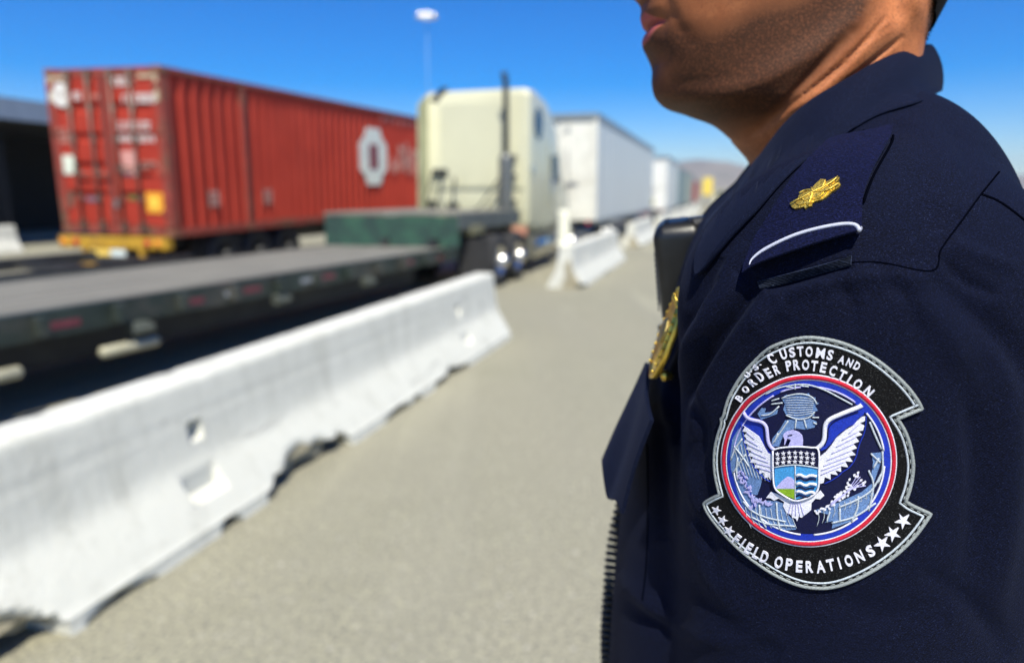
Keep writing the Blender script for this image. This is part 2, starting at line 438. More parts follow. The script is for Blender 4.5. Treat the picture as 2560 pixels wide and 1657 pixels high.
for side in (-1, 1):
    d = MB(); x0, x1 = (-1.07, -.012) if side < 0 else (.012, 1.07)
    zb, zt = .175, CH - .155
    nrow = 5; ribs = [zb + .0] + [zb + (zt - zb) * k / nrow for k in range(1, nrow)] + [zt]
    vs = []; fs = []
    prof = [(zb, .0)]
    for k in range(1, nrow):
        z = ribs[k]; prof += [(z - .085, .0), (z - .05, .048), (z + .05, .048), (z + .085, .0)]
    prof.append((zt, .0))
    xin0, xin1 = x0 + .09, x1 - .09
    for (z, dy) in prof: vs += [(x0, .012, z), (xin0, .012, z), (xin0 + .02, .012 + dy, z), (xin1 - .02, .012 + dy, z), (xin1, .012, z), (x1, .012, z)]
    for i in range(len(prof) - 1):
        for k in range(5): fs.append([i * 6 + k, i * 6 + k + 1, i * 6 + 7 + k, i * 6 + 6 + k])
    d.add(vs, fs)
    d.box(((x0 + x1) / 2, .085, (zb + zt) / 2), (x1 - x0, .02, zt - zb))
    door = d.build('door', M_RED, con)
    MB().box((x0 + .012 if side > 0 else x1 - .012, .0, (zb + zt) / 2), (.05, .02, zt - zb - .01)).build('gasket', simple('door_gasket', (.16, .04, .03), .7), door)
    rods = [-.70, -.27] if side < 0 else [.21, .62]
    for xr in rods:
        r_ = MB().tube([(xr, -.045, .06), (xr, -.045, CH - .06)], .021, 10)
        for z in (.20, .62, 1.1, 1.6, 2.1, CH - .22): r_.box((xr, -.028, z), (.13, .035, .085), bev=.008)
        r_.box((xr, -.03, .10), (.15, .05, .07)); r_.box((xr, -.03, CH - .09), (.15, .05, .07))
        rr = r_.build('lock_rod', M_ROD, door)
        MB().box((xr + .13, -.062, 1.02 + .12 * (xr > 0)), (.34, .025, .045), bev=.006).build('lock_handle', M_ROD, rr)
    hg = MB()
    for z in (.4, 1.05, 1.75, 2.45): hg.box((side * 1.10, -.005, z), (.13, .03, .10), bev=.008)
    hg.build_each('hinge', M_REDDARK, door)
def mark(x0, x1, z0, z1, mat, name, rows=0, y=-.006, cols=0):
    m = MB(); r_ = random.Random(int((x0 + 3) * 977 + z0 * 331))
    if rows:
        h = (z1 - z0) / rows
        for k in range(rows):
            z = z1 - h * (k + .5); x = x0
            while x < x1 - .02:
                w = r_.uniform(.05, .085) if not cols else (x1 - x0) / cols * .75
                if r_.random() > .12:
                    m.box((x + w / 2, y, z + h * .30), (w, .006, h * .10)); m.box((x + .011, y - .0005, z), (.022, .006, h * .68))
                    if r_.random() > .4: m.box((x + w - .011, y - .001, z - .03 * h), (.022, .006, h * .6))
                    if r_.random() > .35: m.box((x + w / 2, y + .0008, z - h * .30), (w, .006, h * .10))
                x += w + .028
    else: m.box(((x0 + x1) / 2, y, (z0 + z1) / 2), (x1 - x0, .008, z1 - z0))
    return m.build(name, mat, con)
cir = MB().prism([(-.90 + .20 * math.cos(a * PI / 20), 2.33 + .20 * math.sin(a * PI / 20)) for a in range(40)], -.004, .006, 'y').build('round_emblem', M_LITTER, con)
MB().prism([(-.90 + .07 * math.cos(a * PI / 10), 2.33 + .05 * math.sin(a * PI / 10)) for a in range(20)], -.008, -.003, 'y').build('emblem_centre', simple('emblem_grey', (.45, .40, .36), .7), cir)
mark(-.62, -.33, 2.22, 2.40, M_LITTER, 'door_lettering', 1); mark(-.20, -.06, 2.24, 2.34, M_FAINT, 'door_lettering', 1)
mark(.27, .58, 2.42, 2.62, M_LITTER, 'door_lettering', 1); mark(.66, .76, 2.44, 2.58, M_FAINT, 'door_lettering', 1)
mark(.25, .58, 2.15, 2.34, M_LITTER, 'door_lettering', 1); mark(.66, 1.05, 2.15, 2.36, M_LITTER, 'door_lettering', 1)
mark(.28, 1.02, 1.74, 1.90, M_LITTER, 'door_lettering', 2); mark(.28, 1.05, 1.54, 1.68, M_LITTER, 'door_lettering', 1)
mark(-1.02, -.75, 1.52, 1.80, M_FAINT, 'door_lettering', 3)
mark(-1.03, -.74, 1.01, 1.33, simple('pale_placard', (.70, .74, .62), .5, var=.06), 'white_placard', y=.0)
mark(.27, .56, 1.00, 1.42, simple('pink_placard', (.62, .30, .26), .6, var=.06), 'pink_placard', y=.0)
mark(.70, 1.04, 1.12, 1.26, M_FAINT, 'door_lettering', 2)
mark(.71, 1.06, .40, .74, simple('orange_placard', (.85, .36, .03), .5, var=.1, scale=7), 'orange_placard', y=-.004)
mark(.80, .95, .47, .66, simple('yellow_print', (.88, .62, .08), .5), 'placard_print', y=-.010)
mark(-1.0, -.9, .45, .72, simple('dark_sticker', (.10, .10, .07), .6), 'dark_sticker', y=0); mark(-.6, -.36, .55, .63, simple('violet_sticker', (.16, .12, .16), .6), 'dark_sticker', y=0)
mark(.33, .5, .6, .68, simple('olive_sticker', (.18, .16, .04), .6), 'dark_sticker', y=0); mark(.02, .10, .46, .6, M_STEEL, 'seal_tag', y=-.01)
cb = MB()
for s_ in (-1, 1):
    cb.box((s_ * 1.13, -.006, CH - .34), (.07, .008, .42)); cb.box((s_ * .95, -.006, CH - .16), (.35, .008, .06))
cb.build_each('corner_marking', simple('cream_corner_paint', (.50, .40, .26), .6, var=.25, scale=8), con, 2)
# long side (right) emblem and lettering
XR = CW / 2 - .012
sy, sz = 7.15, 1.54
def ring(a, b, cut):
    return [(sy - a, sz - b + cut), (sy - a * .62, sz - b + cut * .55), (sy - a * .50, sz - b), (sy + a * .50, sz - b), (sy + a * .62, sz - b + cut * .55), (sy + a, sz - b + cut), (sy + a, sz + b - cut), (sy + a * .62, sz + b - cut * .55), (sy + a * .50, sz + b), (sy - a * .50, sz + b), (sy - a * .62, sz + b - cut * .55), (sy - a, sz + b - cut)]
em = MB().prism(ring(.74, .72, .40), XR, XR + .006, 'x').build('side_emblem', simple('pale_green_white_paint', (.80, .84, .74), .6, var=.08), con)
MB().box((XR + .009, sy, sz), (.006, .50, .64)).build('emblem_panel', simple('dull_maroon', (.24, .05, .06), .6), em)
sb = MB()
for k in range(3): sb.box((XR + .014, sy, sz + (k - 1) * .22), (.006, .40, .08))
sb.build('emblem_stripe', simple('dull_violet', (.33, .12, .14), .6), em)
lt = MB(); r_ = random.Random(4)
y = 8.25
for k, (h, zc, w) in enumerate([(.42, 1.36, .30), (.70, 1.55, .30), (.86, 1.56, .34), (.80, 1.45, .36), (.84, 1.38, .40), (.34, 1.20, .25), (.30, 1.15, .28), (.32, 1.15, .3), (.3, 1.14, .3), (.3, 1.14, .3)]):
    lt.box((XR + .002, y, zc), (.006, .09, h)); lt.box((XR + .003, y + w * .5, zc + h * (.36 if k % 2 else -.1)), (.006, w * .7, .10)); lt.box((XR + .001, y + w * .72, zc - .08), (.006, .08, h * .72))
    y += w + .14
lt.build('side_lettering', simple('faded_side_lettering', (.62, .40, .32), .6, var=.2), con)
sl = MB()
for k in range(7): sl.box((XR + .002, 7.7 + k * .37, 2.52), (.006, .07, .17)); sl.box((XR + .001, 7.82 + k * .37, 2.55), (.006, .16, .05))
sl.build('upper_lettering', simple('faint_number_paint', (.46, .16, .14), .6), con)
sp_ = MB()
for yy in (1.05, 2.62):
    for dz in (-.10, .0, .10): sp_.box((XR + .004, yy, .62 + dz), (.006, .26, .05))
    sp_.box((XR + .004, yy - .1, .62), (.006, .05, .3)); sp_.box((XR + .004, yy + .1, .62), (.006, .05, .3))
sp_.build_each('size_mark', simple('worn_size_mark', (.52, .30, .25), .6), con, 5)
# container chassis
ch = thing('container_chassis', 'yellow container chassis trailer under the red container', 'trailer', L(-10.18, 9.42, 0), LROT)
f_ = MB()
for s_ in (-1, 1): f_.box((s_ * .45, 7.2, .72), (.16, 14.2, .26))
for y in (2, 4, 6, 8, 10, 12): f_.box((0, y, .76), (2.2, .12, .14))
f_.build('frame', M_BLACK, ch)
MB().box((0, .10, .76), (2.36, .18, .21), bev=.015).build('rear_beam', M_YELLOW, ch)
bp = MB().box((0, .02, .335), (2.2, .10, .11), bev=.012)
for s_ in (-1, 1): bp.box((s_ * .62, .06, .52), (.09, .08, .28))
bp.build('bumper', M_YELLOW, ch)
tape = MB()
for k in range(5): tape.box((-1.0 + k * .5, -.034, .335), (.22, .008, .05))
tape.build('reflective_tape', simple('red_tape', (.5, .06, .03), .4), ch)
pl = MB().box((-.22, -.02, .545), (.44, .02, .20)).build('yellow_plate', simple('yellow_plate_paint', (.80, .56, .12), .4, var=.05), ch)
MB().box((.17, -.02, .545), (.32, .02, .20)).build('white_plate', simple('pale_plate', (.66, .74, .72), .4, var=.08), ch)
for x in (-.78, -1.06, .80, 1.02):
    lm = MB().lathe([(.0, -.03), (.05, -.025), (.06, 0), (.06, .02)], (x, 0.0, .76), 'y', 16)
    lm.build('tail_lamp', M_REDLENS if abs(x) < 1 else M_ORANGE, ch)
for y in (1.5, 2.5, 3.5):
    for s_ in (-1, 1): wheel_parts(ch, s_ * 1.15, y, .45, .22, s_, None)
MB().box((0, 2.5, .45), (2.0, .12, .12)).build('axle', M_BLACK, ch)

# skeletal trailer behind the yellow bumper
sk = thing('skeletal_trailer', 'low black skeletal trailer standing empty behind the yellow bumper', 'trailer', L(-8.62, -3.0, 0), LROT)
f_ = MB()
for s_ in (-1, 1): f_.box((s_ * .93, 5.8, .62), (.14, 11.4, .17))
f_.build_each('side_beam', M_BLACK, sk)
f_ = MB()
for y in (.3, 2.2, 4.2, 6.2, 8.2, 10.2, 11.3): f_.box((0, y, .60), (1.72, .12, .10))
f_.build_each('cross_member', M_BLACK, sk)
for y in (1.6, 2.7):
    for s_ in (-1, 1): wheel_parts(sk, s_ * 1.12, y, .42, .2, s_, False)

# =================================================================== FLATBED TRAILER (step deck)
def deck_mat():
    t = NT('grey_deck_planks'); v = t.coord('Object')
    w = t.noise(t.coord('Object', (9, .35, 9)), 3.2, 5, .7); n = t.noise(v, 1.1, 5, .6)
    c = t.ramp(w, [(.3, (.16, .152, .128)), (.7, (.25, .24, .205))])
    c = t.mix(t.ramp(n, [(.42, 0), (.7, .5)]), c, (.13, .125, .11)); t.base(c); t.set(Roughness=.8); return t.m
M_DECK = deck_mat()
def green_mat():
    t = NT('scuffed_green_steel'); v = t.coord('Object')
    n = t.noise(v, 2.6, 6, .75); n2 = t.noise(v, 6.5, 5, .7)
    c = t.ramp(n, [(.30, (.014, .030, .032)), (.46, (.020, .050, .040)), (.62, (.030, .095, .058)), (.78, (.055, .065, .055))])
    c = t.mix(t.ramp(n2, [(.6, 0), (.75, .8)]), c, (.022, .028, .030)); t.base(c); t.set(Roughness=.7); return t.m
M_GREEN = green_mat()
fb = thing('flatbed_trailer', 'empty step deck flatbed trailer with grey boards and scuffed green step', 'trailer', L(-4.03, 10.3, 0), LROT - math.radians(5.6))
# local: x right, y forward from the step; right rail at x=0, deck runs back to y=-11.5
DZ = .75; WF = 2.27; LB = 11.0; WB = 2.06; SK = -.42
def dl(y): # left edge x at y
    s = -y / LB; return -(WF + (WB - WF) * s)
dk = MB(); npl = 9
for k in range(npl):
    a, b = k / npl, (k + 1) / npl
    def xx(s, y): return -.10 + s * (dl(y) + .2)
    y0, y1 = 0., -LB
    g_ = .006
    q = [(xx(a, y0) - g_, y0 + SK * a), (xx(b, y0) + g_, y0 + SK * b), (xx(b, y1) + g_, y1), (xx(a, y1) - g_, y1)]
    dz = .004 * ((k * 7) % 3 - 1)
    dk.add([(x, y, DZ + dz) for x, y in q] + [(x, y, DZ - .05) for x, y in q], [[0, 1, 2, 3], [0, 3, 7, 4], [1, 5, 6, 2], [0, 4, 5, 1], [3, 2, 6, 7], [7, 6, 5, 4]])
dk.build('deck', M_DECK, fb)
rl = MB().add([(0, 0, DZ + .012), (-.11, 0, DZ + .012), (-.11, -LB, DZ + .012), (0, -LB, DZ + .012), (0, 0, DZ - .19), (-.11, 0, DZ - .19), (-.11, -LB, DZ - .19), (0, -LB, DZ - .19)],
    [[0, 1, 2, 3], [7, 6, 5, 4], [0, 3, 7, 4], [1, 5, 6, 2], [0, 4, 5, 1], [3, 2, 6, 7]])
rl.build('side_rail', M_DARKGREEN, fb)
lr = MB().add([(dl(0), SK, DZ + .012), (dl(0) + .11, SK, DZ + .012), (dl(-LB) + .11, -LB, DZ + .012), (dl(-LB), -LB, DZ + .012), (dl(0), SK, DZ - .19), (dl(0) + .11, SK, DZ - .19), (dl(-LB) + .11, -LB, DZ - .19), (dl(-LB), -LB, DZ - .19)],
    [[0, 1, 2, 3], [7, 6, 5, 4], [0, 3, 7, 4], [1, 5, 6, 2], [0, 4, 5, 1], [3, 2, 6, 7]])
lr.build('side_rail', M_DARKGREEN, fb)
M_TAPER = simple('red_reflective_tape', (.15, .035, .045), .4, var=.3, scale=20); M_TAPEW = simple('pale_reflective_tape', (.26, .28, .30), .35, var=.3, scale=20)
r_ = random.Random(9); y = -.4; ta, tb = MB(), MB()
while y > -LB + .5:
    w = r_.uniform(.22, .34); wb = r_.uniform(.18, .28); z = DZ - .10 + r_.uniform(-.02, .02)
    if r_.random() > .25: ta.box((.003, y - w / 2, z), (.006, w, .055))
    if r_.random() > .25: tb.box((.003, y - w - wb / 2 - .04, z), (.006, wb, .055))
    y -= w + wb + r_.uniform(.25, .8)
ta.build_each('red_tape', M_TAPER, fb); tb.build_each('white_tape', M_TAPEW, fb)
st_ = MB(); y = -.5
while y > -LB + .3:
    st_.box((.045, y, DZ - .09), (.09, .085, .15), bev=.01); y -= .62
st_.build_each('stake_pocket', M_DARKGREEN, fb)
wn = MB()
for y in (-2.6, -4.2, -5.9, -7.5): wn.box((.02, y, DZ - .24), (.10, .16, .10), bev=.01); wn.lathe([(.035, -.10), (.035, .10)], (.06, y, DZ - .25), 'y', 12)
wn.build_each('strap_winch', simple('dull_grey_winch', (.10, .11, .09), .6, .2), fb, 2)
ub = MB()
for x in (-.62, -1.55): ub.box((x, -LB / 2 - .2, DZ - .36), (.12, LB - .5, .34))
for k in range(14): ub.box((-1.1, -.5 - k * .78, DZ - .13), (1.9, .09, .10))
ub.build('chassis_beam', M_BLACK, fb)
# step (front wall of the lower deck) and upper deck
st2 = MB().add([(.0, 0, DZ + .004), (dl(0), SK, DZ + .004), (dl(0), SK, 1.245), (0, 0, 1.245), (.0, .06, DZ + .004), (dl(0), SK + .06, DZ + .004), (dl(0), SK + .06, 1.245), (0, .06, 1.245)],
    [[0, 1, 2, 3], [7, 6, 5, 4], [0, 3, 7, 4], [1, 5, 6, 2], [3, 2, 6, 7], [0, 4, 5, 1]]).build('step_wall', M_GREEN, fb)
ud = MB().add([(.0, .0, 1.26), (dl(0), SK, 1.26), (dl(0), 2.6, 1.26), (0, 2.6, 1.26), (.0, .0, 1.30), (dl(0), SK, 1.30), (dl(0), 2.6, 1.30), (0, 2.6, 1.30)],
    [[3, 2, 1, 0], [4, 5, 6, 7], [0, 1, 5, 4], [1, 2, 6, 5], [2, 3, 7, 6], [3, 0, 4, 7]]).build('upper_deck', M_DECK, fb)
us = MB().box((.012, 1.30, 1.15), (.03, 2.6, .25)).box((-.3, 1.3, 1.10), (.10, 2.5, .2)).box((-1.9, 1.3, 1.10), (.10, 2.5, .2))
us.build('upper_side_rail', simple('grey_green_rail', (.075, .085, .080), .55, var=.25), fb)
MB().box((-.1, .65, 1.0), (.30, .5, .16), bev=.02).build('tool_box', simple('olive_tool_box', (.17, .16, .09), .6, var=.2), fb)
for yy, ln in ((-5.98, .50), (-7.12, .5)):
    tk = MB().tube([(.0, yy - ln / 2 - .02, .365), (.0, yy - ln / 2, .365), (.0, yy + ln / 2, .365), (.0, yy + ln / 2 + .02, .365)], [.022, .045, .045, .022], 14)
    tk.build('sunlit_ground_tube', simple('sunlit_ground_cream', (.42, .40, .29), .5), fb)  # added cylinders standing in for sunlit ground seen below the deck
ug = MB().box((-1.1, .06 + .2, .9), (1.7, .35, .5)).build('gooseneck', M_BLACK, fb)
for y in (-8.6, -9.7):
    for x, s_ in ((-.02, 1), (-2.05, -1)): wheel_parts(fb, x, y, .33, .2, s_, False)

# =================================================================== TRUCK TRACTOR
def cab_mat(name, c):
    t = NT(name); v = t.coord('Object'); n = t.noise(v, 1.3, 5, .6)
    g = t.noise(t.coord('Object', (1.4, 1.4, .35)), 2.2, 5, .7); sp = t.n('ShaderNodeSeparateXYZ'); t.l(v, sp.inputs[0])
    low = t.math('MULTIPLY', t.ramp(t.math('MULTIPLY', sp.outputs['Z'], .28), [(.28, 1), (.62, .15)]), t.ramp(g, [(.32, .15), (.65, 1)]))
    t.base(t.mix(t.math('MULTIPLY', low, .75), t.ramp(n, [(.3, [k * .93 for k in c]), (.7, c)]), (.36, .35, .22))); t.set(Roughness=.35); t.b.inputs['Coat Weight'].default_value = .4; return t.m
M_CAB = cab_mat('cream_cab_paint', (.66, .64, .45)); M_GLASS = simple('dark_cab_glass', (.012, .02, .04), .06, var=.05)
tr = thing('truck_tractor', 'cream sleeper cab truck tractor with tall exhaust stack', 'truck', L(-4.76, 13.22, 0), LROT - math.radians(1.5))
def rrect(x0, x1, z0, z1, r, n=5):
    pts = []
    for cx, cz, a0 in ((x1 - r, z1 - r, 0), (x0 + r, z1 - r, 90), (x0 + r, z0 + r, 180), (x1 - r, z0 + r, 270)):
        for k in range(n + 1):
            a = math.radians(a0 + 90 * k / n); pts.append((cx + r * math.cos(a), cz + r * math.sin(a)))
    return pts
def loft(mb, secs, close=True):
    n = len(secs[0][1]); vs = []
    for y, pts in secs: vs += [(x, y, z) for x, z in pts]
    fs = [[i * n + k, i * n + (k + 1) % n, (i + 1) * n + (k + 1) % n, (i + 1) * n + k] for i in range(len(secs) - 1) for k in range(n)]
    if close: fs += [list(range(n))[::-1], [(len(secs) - 1) * n + k for k in range(n)]]
    return mb.add(vs, fs, True)
b = MB()
loft(b, [(0.0, rrect(-1.08, 1.06, .98, 3.50, .10)), (.05, rrect(-1.12, 1.10, .92, 3.58, .14)), (.5, rrect(-1.12, 1.10, .82, 3.62, .16)), (1.3, rrect(-1.12, 1.10, .80, 3.52, .18)), (1.9, rrect(-1.10, 1.08, .80, 3.30, .22)), (2.6, rrect(-1.06, 1.04, .80, 2.75, .25)), (3.0, rrect(-.98, .96, .80, 2.05, .2)), (4.6, rrect(-.80, .78, .75, 1.75, .22)), (4.75, rrect(-.7, .7, .8, 1.6, .2))])
cabo = b.build('cab_body', M_CAB, tr); cabo.data.set_sharp_from_angle(angle=math.radians(35))
# rear wall roof fairing panel, rear seam, side extender
rp_ = MB().box((-.0, -.015, 2.55), (1.55, .03, 1.62), bev=.012).build('rear_panel', M_CAB, cabo)
MB().box((0, -.02, 1.72), (1.95, .02, .05)).build('panel_seam', simple('rear_seam_grey', (.40, .40, .28), .6), cabo)  # seam strip across the rear wall, greyer than the cab paint
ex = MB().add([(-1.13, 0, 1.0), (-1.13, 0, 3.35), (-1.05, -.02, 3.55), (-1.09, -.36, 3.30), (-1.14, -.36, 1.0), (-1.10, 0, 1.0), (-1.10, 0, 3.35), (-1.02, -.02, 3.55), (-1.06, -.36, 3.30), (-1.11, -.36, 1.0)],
    [[0, 1, 2, 3, 4], [9, 8, 7, 6, 5], [0, 4, 9, 5], [4, 3, 8, 9], [3, 2, 7, 8], [2, 1, 6, 7]]).build('side_fairing', simple('olive_shaded_fairing', (.40, .41, .25), .5, var=.15), tr)  # fairing's shade put into its colour, olive instead of cab cream
MB().add([(-1.0, .0, 3.42), (-.72, -.03, 3.66), (-.62, -.03, 3.66), (-.84, -.0, 3.36), (-.9, .3, 3.6), (-.7, .3, 3.68)], [[0, 1, 2, 3], [0, 4, 5, 1], [1, 5, 2], [3, 2, 5, 4], [0, 3, 4]]).build('roof_gap', M_BLACK, tr)
win = MB().prism([(.62 + .28 * math.cos(a * PI / 12) * 1.0, 2.98 + .30 * math.sin(a * PI / 12)) for a in range(24)], 1.104, 1.118, 'x').build('sleeper_window', M_GLASS, cabo)
MB().prism([(1.70, 1.85), (1.70, 2.42), (2.25, 2.42), (2.45, 1.85)], 1.090, 1.112, 'x').build('door_window', M_GLASS, cabo)
sv = MB()
for y in (1.38, 2.52): sv.box((1.106, y, 1.75), (.012, .02, 1.8))
sv.build_each('door_seam', simple('door_seam_grey', (.35, .36, .28), .6), cabo)
MB().tube([(1.14, 1.45, 1.35), (1.17, 1.45, 1.4), (1.17, 1.45, 1.95), (1.14, 1.45, 2.0)], .016, 8).build('grab_handle', M_CHROME, tr)
MB().prism([(.18 + .10 * math.cos(a * PI / 8), 2.07 + .10 * math.sin(a * PI / 8)) for a in range(16)], 1.105, 1.13, 'x').build('marker_lamp', M_CHROME, tr)
# exhaust
exh = MB().tube([(.74, -.34, .95), (.74, -.34, 3.58), (.74, -.38, 3.70), (.74, -.46, 3.79)], .058, 16).build('exhaust_stack', simple('dark_exhaust_pipe', (.08, .085, .085), .35, .7), tr)
MB().lathe([(.08, -.57), (.125, -.52), (.135, -.46), (.135, .46), (.125, .52), (.08, .57)], (.74, -.34, 1.78), 'z', 20).build('muffler_shield', simple('grey_heat_shield', (.16, .165, .155), .45, .5, .2, 9), exh)
br = MB()
for z in (1.45, 1.95, 2.30): br.box((.80, -.17, z), (.10, .34, .06))
br.build_each('exhaust_bracket', M_BLACK, exh)
hs = MB(); 
for k, x in enumerate((-.95, -.72, -.45)):
    hs.tube([(x, -.03, 2.02 - .1 * k), (x + .06, -.22, 1.92), (x + .05 * k, -.42, 1.45), (x + .2, -.5, 1.30)], .018, 8)
hs.box((-.78, -.05, 2.02), (.34, .08, .14), bev=.02); hs.box((-.95, -.06, 1.34), (.18, .08, .24)); hs.box((-.5, -.06, 1.32), (.24, .08, .20))
hs.tube([(.68, -.2, 2.05), (.45, -.3, 1.7), (.15, -.3, 1.32), (.05, -.4, 1.28)], .02, 8); hs.tube([(.68, -.25, 1.75), (.5, -.3, 1.5), (.35, -.4, 1.3)], .02, 8)
hs.build('air_hoses', simple('black_hose', (.03, .032, .028), .5), tr)
cf = MB()
for s_ in (-1, 1): cf.box((s_ * .42, .6, .78), (.12, 7.4, .22))
cf.box((0, -2.9, .78), (.9, .1, .2)); cf.box((0, -1.3, .98), (.9, .9, .10)); cf.build('chassis_frame', M_BLACK, tr)
for y in (-1.80, -.80):
    wheel_parts(tr, 1.14, y, .455, .24, 1, True); wheel_parts(tr, -1.14, y, .455, .24, -1, True)
for s_ in (1, -1): wheel_parts(tr, s_ * 1.06, 3.7, .455, .24, s_, True, False)
fl = MB().lathe([(0, 0), (.27, .0), (.29, .02), (.29, 1.23), (.27, 1.25), (0, 1.25)], (.80, .75, .50), 'y', 24).build('fuel_tank', M_CHROME, tr)
sk2 = MB().box((1.00, 1.15, .74), (.20, 1.9, .08), bev=.01).box((.98, .35, .55), (.24, .5, .40), bev=.02).build('step_box', simple('worn_step_metal', (.25, .24, .19), .4, .6, .3, 8), tr)
MB().box((.98, 2.05, .42), (.20, .6, .12), bev=.01).build('lower_step', simple('khaki_step', (.30, .26, .16), .6), tr)
MB().box((.9, .02, .86), (.30, .10, .16), bev=.01).build('rear_lamp_bar', simple('pinkish_lamp_bar', (.55, .26, .18), .4), tr)
mf = MB()
for s_ in (-1, 1): mf.box((s_ * .88, -2.45, .55), (.6, .02, .62))
mf.build_each('mud_flap', M_TYRE, tr)

# =================================================================== BOX TRAILERS DOWN THE LANE
M_SIDE = simple('white_sheet_side', (.56, .59, .59), .4, var=.05, scale=.6)
def lamp_mat():
    t = NT('lit_red_tail_lamp'); t.base((.6, .02, .05)); t.b.inputs['Emission Color'].default_value = (1, .06, .16, 1); t.b.inputs['Emission Strength'].default_value = 26; return t.m
M_LITLAMP = lamp_mat()
def box_trailer(name, label, vr, ur, ln, w, z0, z1, m_rear, m_side, detail=True, lit=False, cat='trailer', yaw=0):
    t = thing(name, label, cat, L(vr - w / 2, ur, 0), LROT + yaw)
    body = MB().box((0, ln / 2, (z0 + z1) / 2), (w, ln - .06, z1 - z0), bev=.02).build('box_body', m_side, t)
    rm = MB()
    for s_ in (-1, 1): rm.box((s_ * (w / 2 - .05), -.012, (z0 + z1) / 2), (.12, .09, z1 - z0 + .01), bev=.01)
    rm.box((0, -.012, z1 - .06), (w - .23, .085, .13)); rm.box((0, -.012, z0 + .06), (w - .23, .085, .14)); rm.build('rear_frame', m_rear, t)
    for s_ in (-1, 1):
        d = MB().box((s_ * (w / 4 - .03), .01, (z0 + z1) / 2), (w / 2 - .12, .05, z1 - z0 - .28), bev=.01).build('rear_door', m_rear, t)
        if detail:
            rr = MB().tube([(s_ * .34, -.05, z0 + .05), (s_ * .34, -.05, z1 - .1)], .018, 8)
            for z in (z0 + .3, z0 + 1.0, z1 - .4): rr.box((s_ * .34, -.04, z), (.14, .04, .08))
            rr.build('lock_rod', M_STEEL, d)
            MB().box((s_ * .50, -.055, z0 + 1.05), (.30, .03, .06)).build('lock_handle', M_STEEL, d)
    MB().box((w / 2 + .004, ln / 2, z1 - .07), (.03, ln - .02, .18)).box((-w / 2 - .004, ln / 2, z1 - .07), (.03, ln - .02, .18)).box((0, ln / 2, z1 + .02), (w + .04, ln + .12, .04)).box((0, -.075, z1 - .04), (w + .03, .03, .12)).build('roof_rail', simple('grey_blue_roof_rail', (.20, .24, .27), .5), t)
    MB().box((w / 2 - .01, ln / 2, z0 - .05), (.05, ln - .1, .14)).build('lower_rail', simple('grey_lower_rail', (.30, .32, .32), .5, .3), t)
    if detail:
        ub = MB().box((0, .05, .42), (w - .3, .08, .10))
        for s_ in (-1, 1): ub.box((s_ * .5, .05, (.42 + z0) / 2), (.08, .08, z0 - .42))
        ub.build('underride_bar', M_STEEL, t)
        sd = MB()
        y = 1.2
        while y < ln - .3: sd.box((w / 2 + .002, y, (z0 + z1) / 2), (.012, .03, z1 - z0 - .2)); y += 1.22
        sd.build('panel_rib', m_side, t)
    lmp = MB()
    for s_ in (-1, 1): lmp.lathe([(0, -.03), (.05, -.025), (.055, .02)], (s_ * (w / 2 - .22), -.05, z0 - .10), 'y', 14)
    lmp.build_each('tail_lamp', M_REDLENS, t)
    if lit: MB().lathe([(0, -.04), (.07, -.03), (.075, .02)], (.02, -.06, .62), 'y', 16).build('brake_lamp', M_LITLAMP, t)
    MB().box((0, ln / 2, z0 - .18), (.9, ln - .5, .22)).build('chassis_frame', M_BLACK, t)
    for y in (1.5, 2.6):
        for s_ in (-1, 1): wheel_parts(t, s_ * (w / 2 - .03), y, .44, .22, s_, False, dual=False)
    return t
M_REARW = simple('cream_white_doors', (.74, .73, .65), .45, var=.06, dirt=(.58, .56, .48))
t1 = box_trailer('box_trailer', 'tall white box trailer directly ahead of the cream cab', -3.50, 19.85, 16.4, 2.36, .85, 3.78, M_REARW, M_SIDE)
pm = MB().box((.10, -.06, 1.72), (.16, .03, .70)).box((-.2, -.06, 1.98), (.4, .03, .08)).build('dark_door_bars', simple('dark_door_grey', (.10, .11, .11), .6), t1)  # dark upright and crossbar boxes set on the rear doors
MB().box((-.18, -.055, 1.42), (.46, .02, .34)).build('white_notice', M_WHITE, t1)
t2 = box_trailer('box_trailer', 'second smaller white box trailer with a lit red lamp', -3.07, 39.8, 9.6, 2.5, .75, 3.6, M_WHITE, M_SIDE, True, True)
MB().box((.35, -.06, 1.15), (.5, .03, .4)).build('olive_sticker', simple('olive_yellow_sticker', (.38, .36, .16), .6), t2)
M_TEAL = simple('teal_grey_panel', (.17, .24, .25), .5, var=.08); M_GG = simple('grey_green_panel', (.30, .34, .29), .5, var=.08); M_RR = simple('far_red_panel', (.36, .05, .05), .5, var=.1)
box_trailer('box_trailer', 'far teal grey box trailer beyond the second white one', -3.1, 52.8, 8, 2.5, .8, 3.4, M_TEAL, M_TEAL, False)
box_trailer('box_trailer', 'far grey green box trailer left of the red one', -3.1, 64, 11, 2.5, .8, 3.5, M_GG, M_GG, False)
box_trailer('box_trailer', 'far red box trailer at the end of the lorry queue', -3.1, 80, 12, 2.5, .7, 3.1, M_RR, M_RR, False)
sg = thing('yellow_sign', 'far yellow sign board on a post past the red trailer', 'sign', L(-2.0, 92, 0), LROT)
MB().box((0, 0, 2.45), (1.25, .08, 2.2), bev=.05).build('sign_board', simple('yellow_sign_paint', (.80, .62, .10), .5), sg)
MB().tube([(0, .08, 0), (0, .08, 3.2)], .06, 10).build('sign_post', M_STEEL, sg)
bt = thing('guard_booth', 'small cream guard booth far off right of the yellow sign', 'booth', L(-.2, 96, 0), LROT)
MB().box((0, 0, 1.0), (2.0, 2.0, 2.0), bev=.04).build('booth_wall', simple('cream_booth', (.66, .64, .44), .6), bt)
MB().box((0, 0, 2.08), (2.5, 2.5, .15), bev=.03).build('booth_roof', simple('pale_booth_roof', (.5, .5, .4), .6), bt)
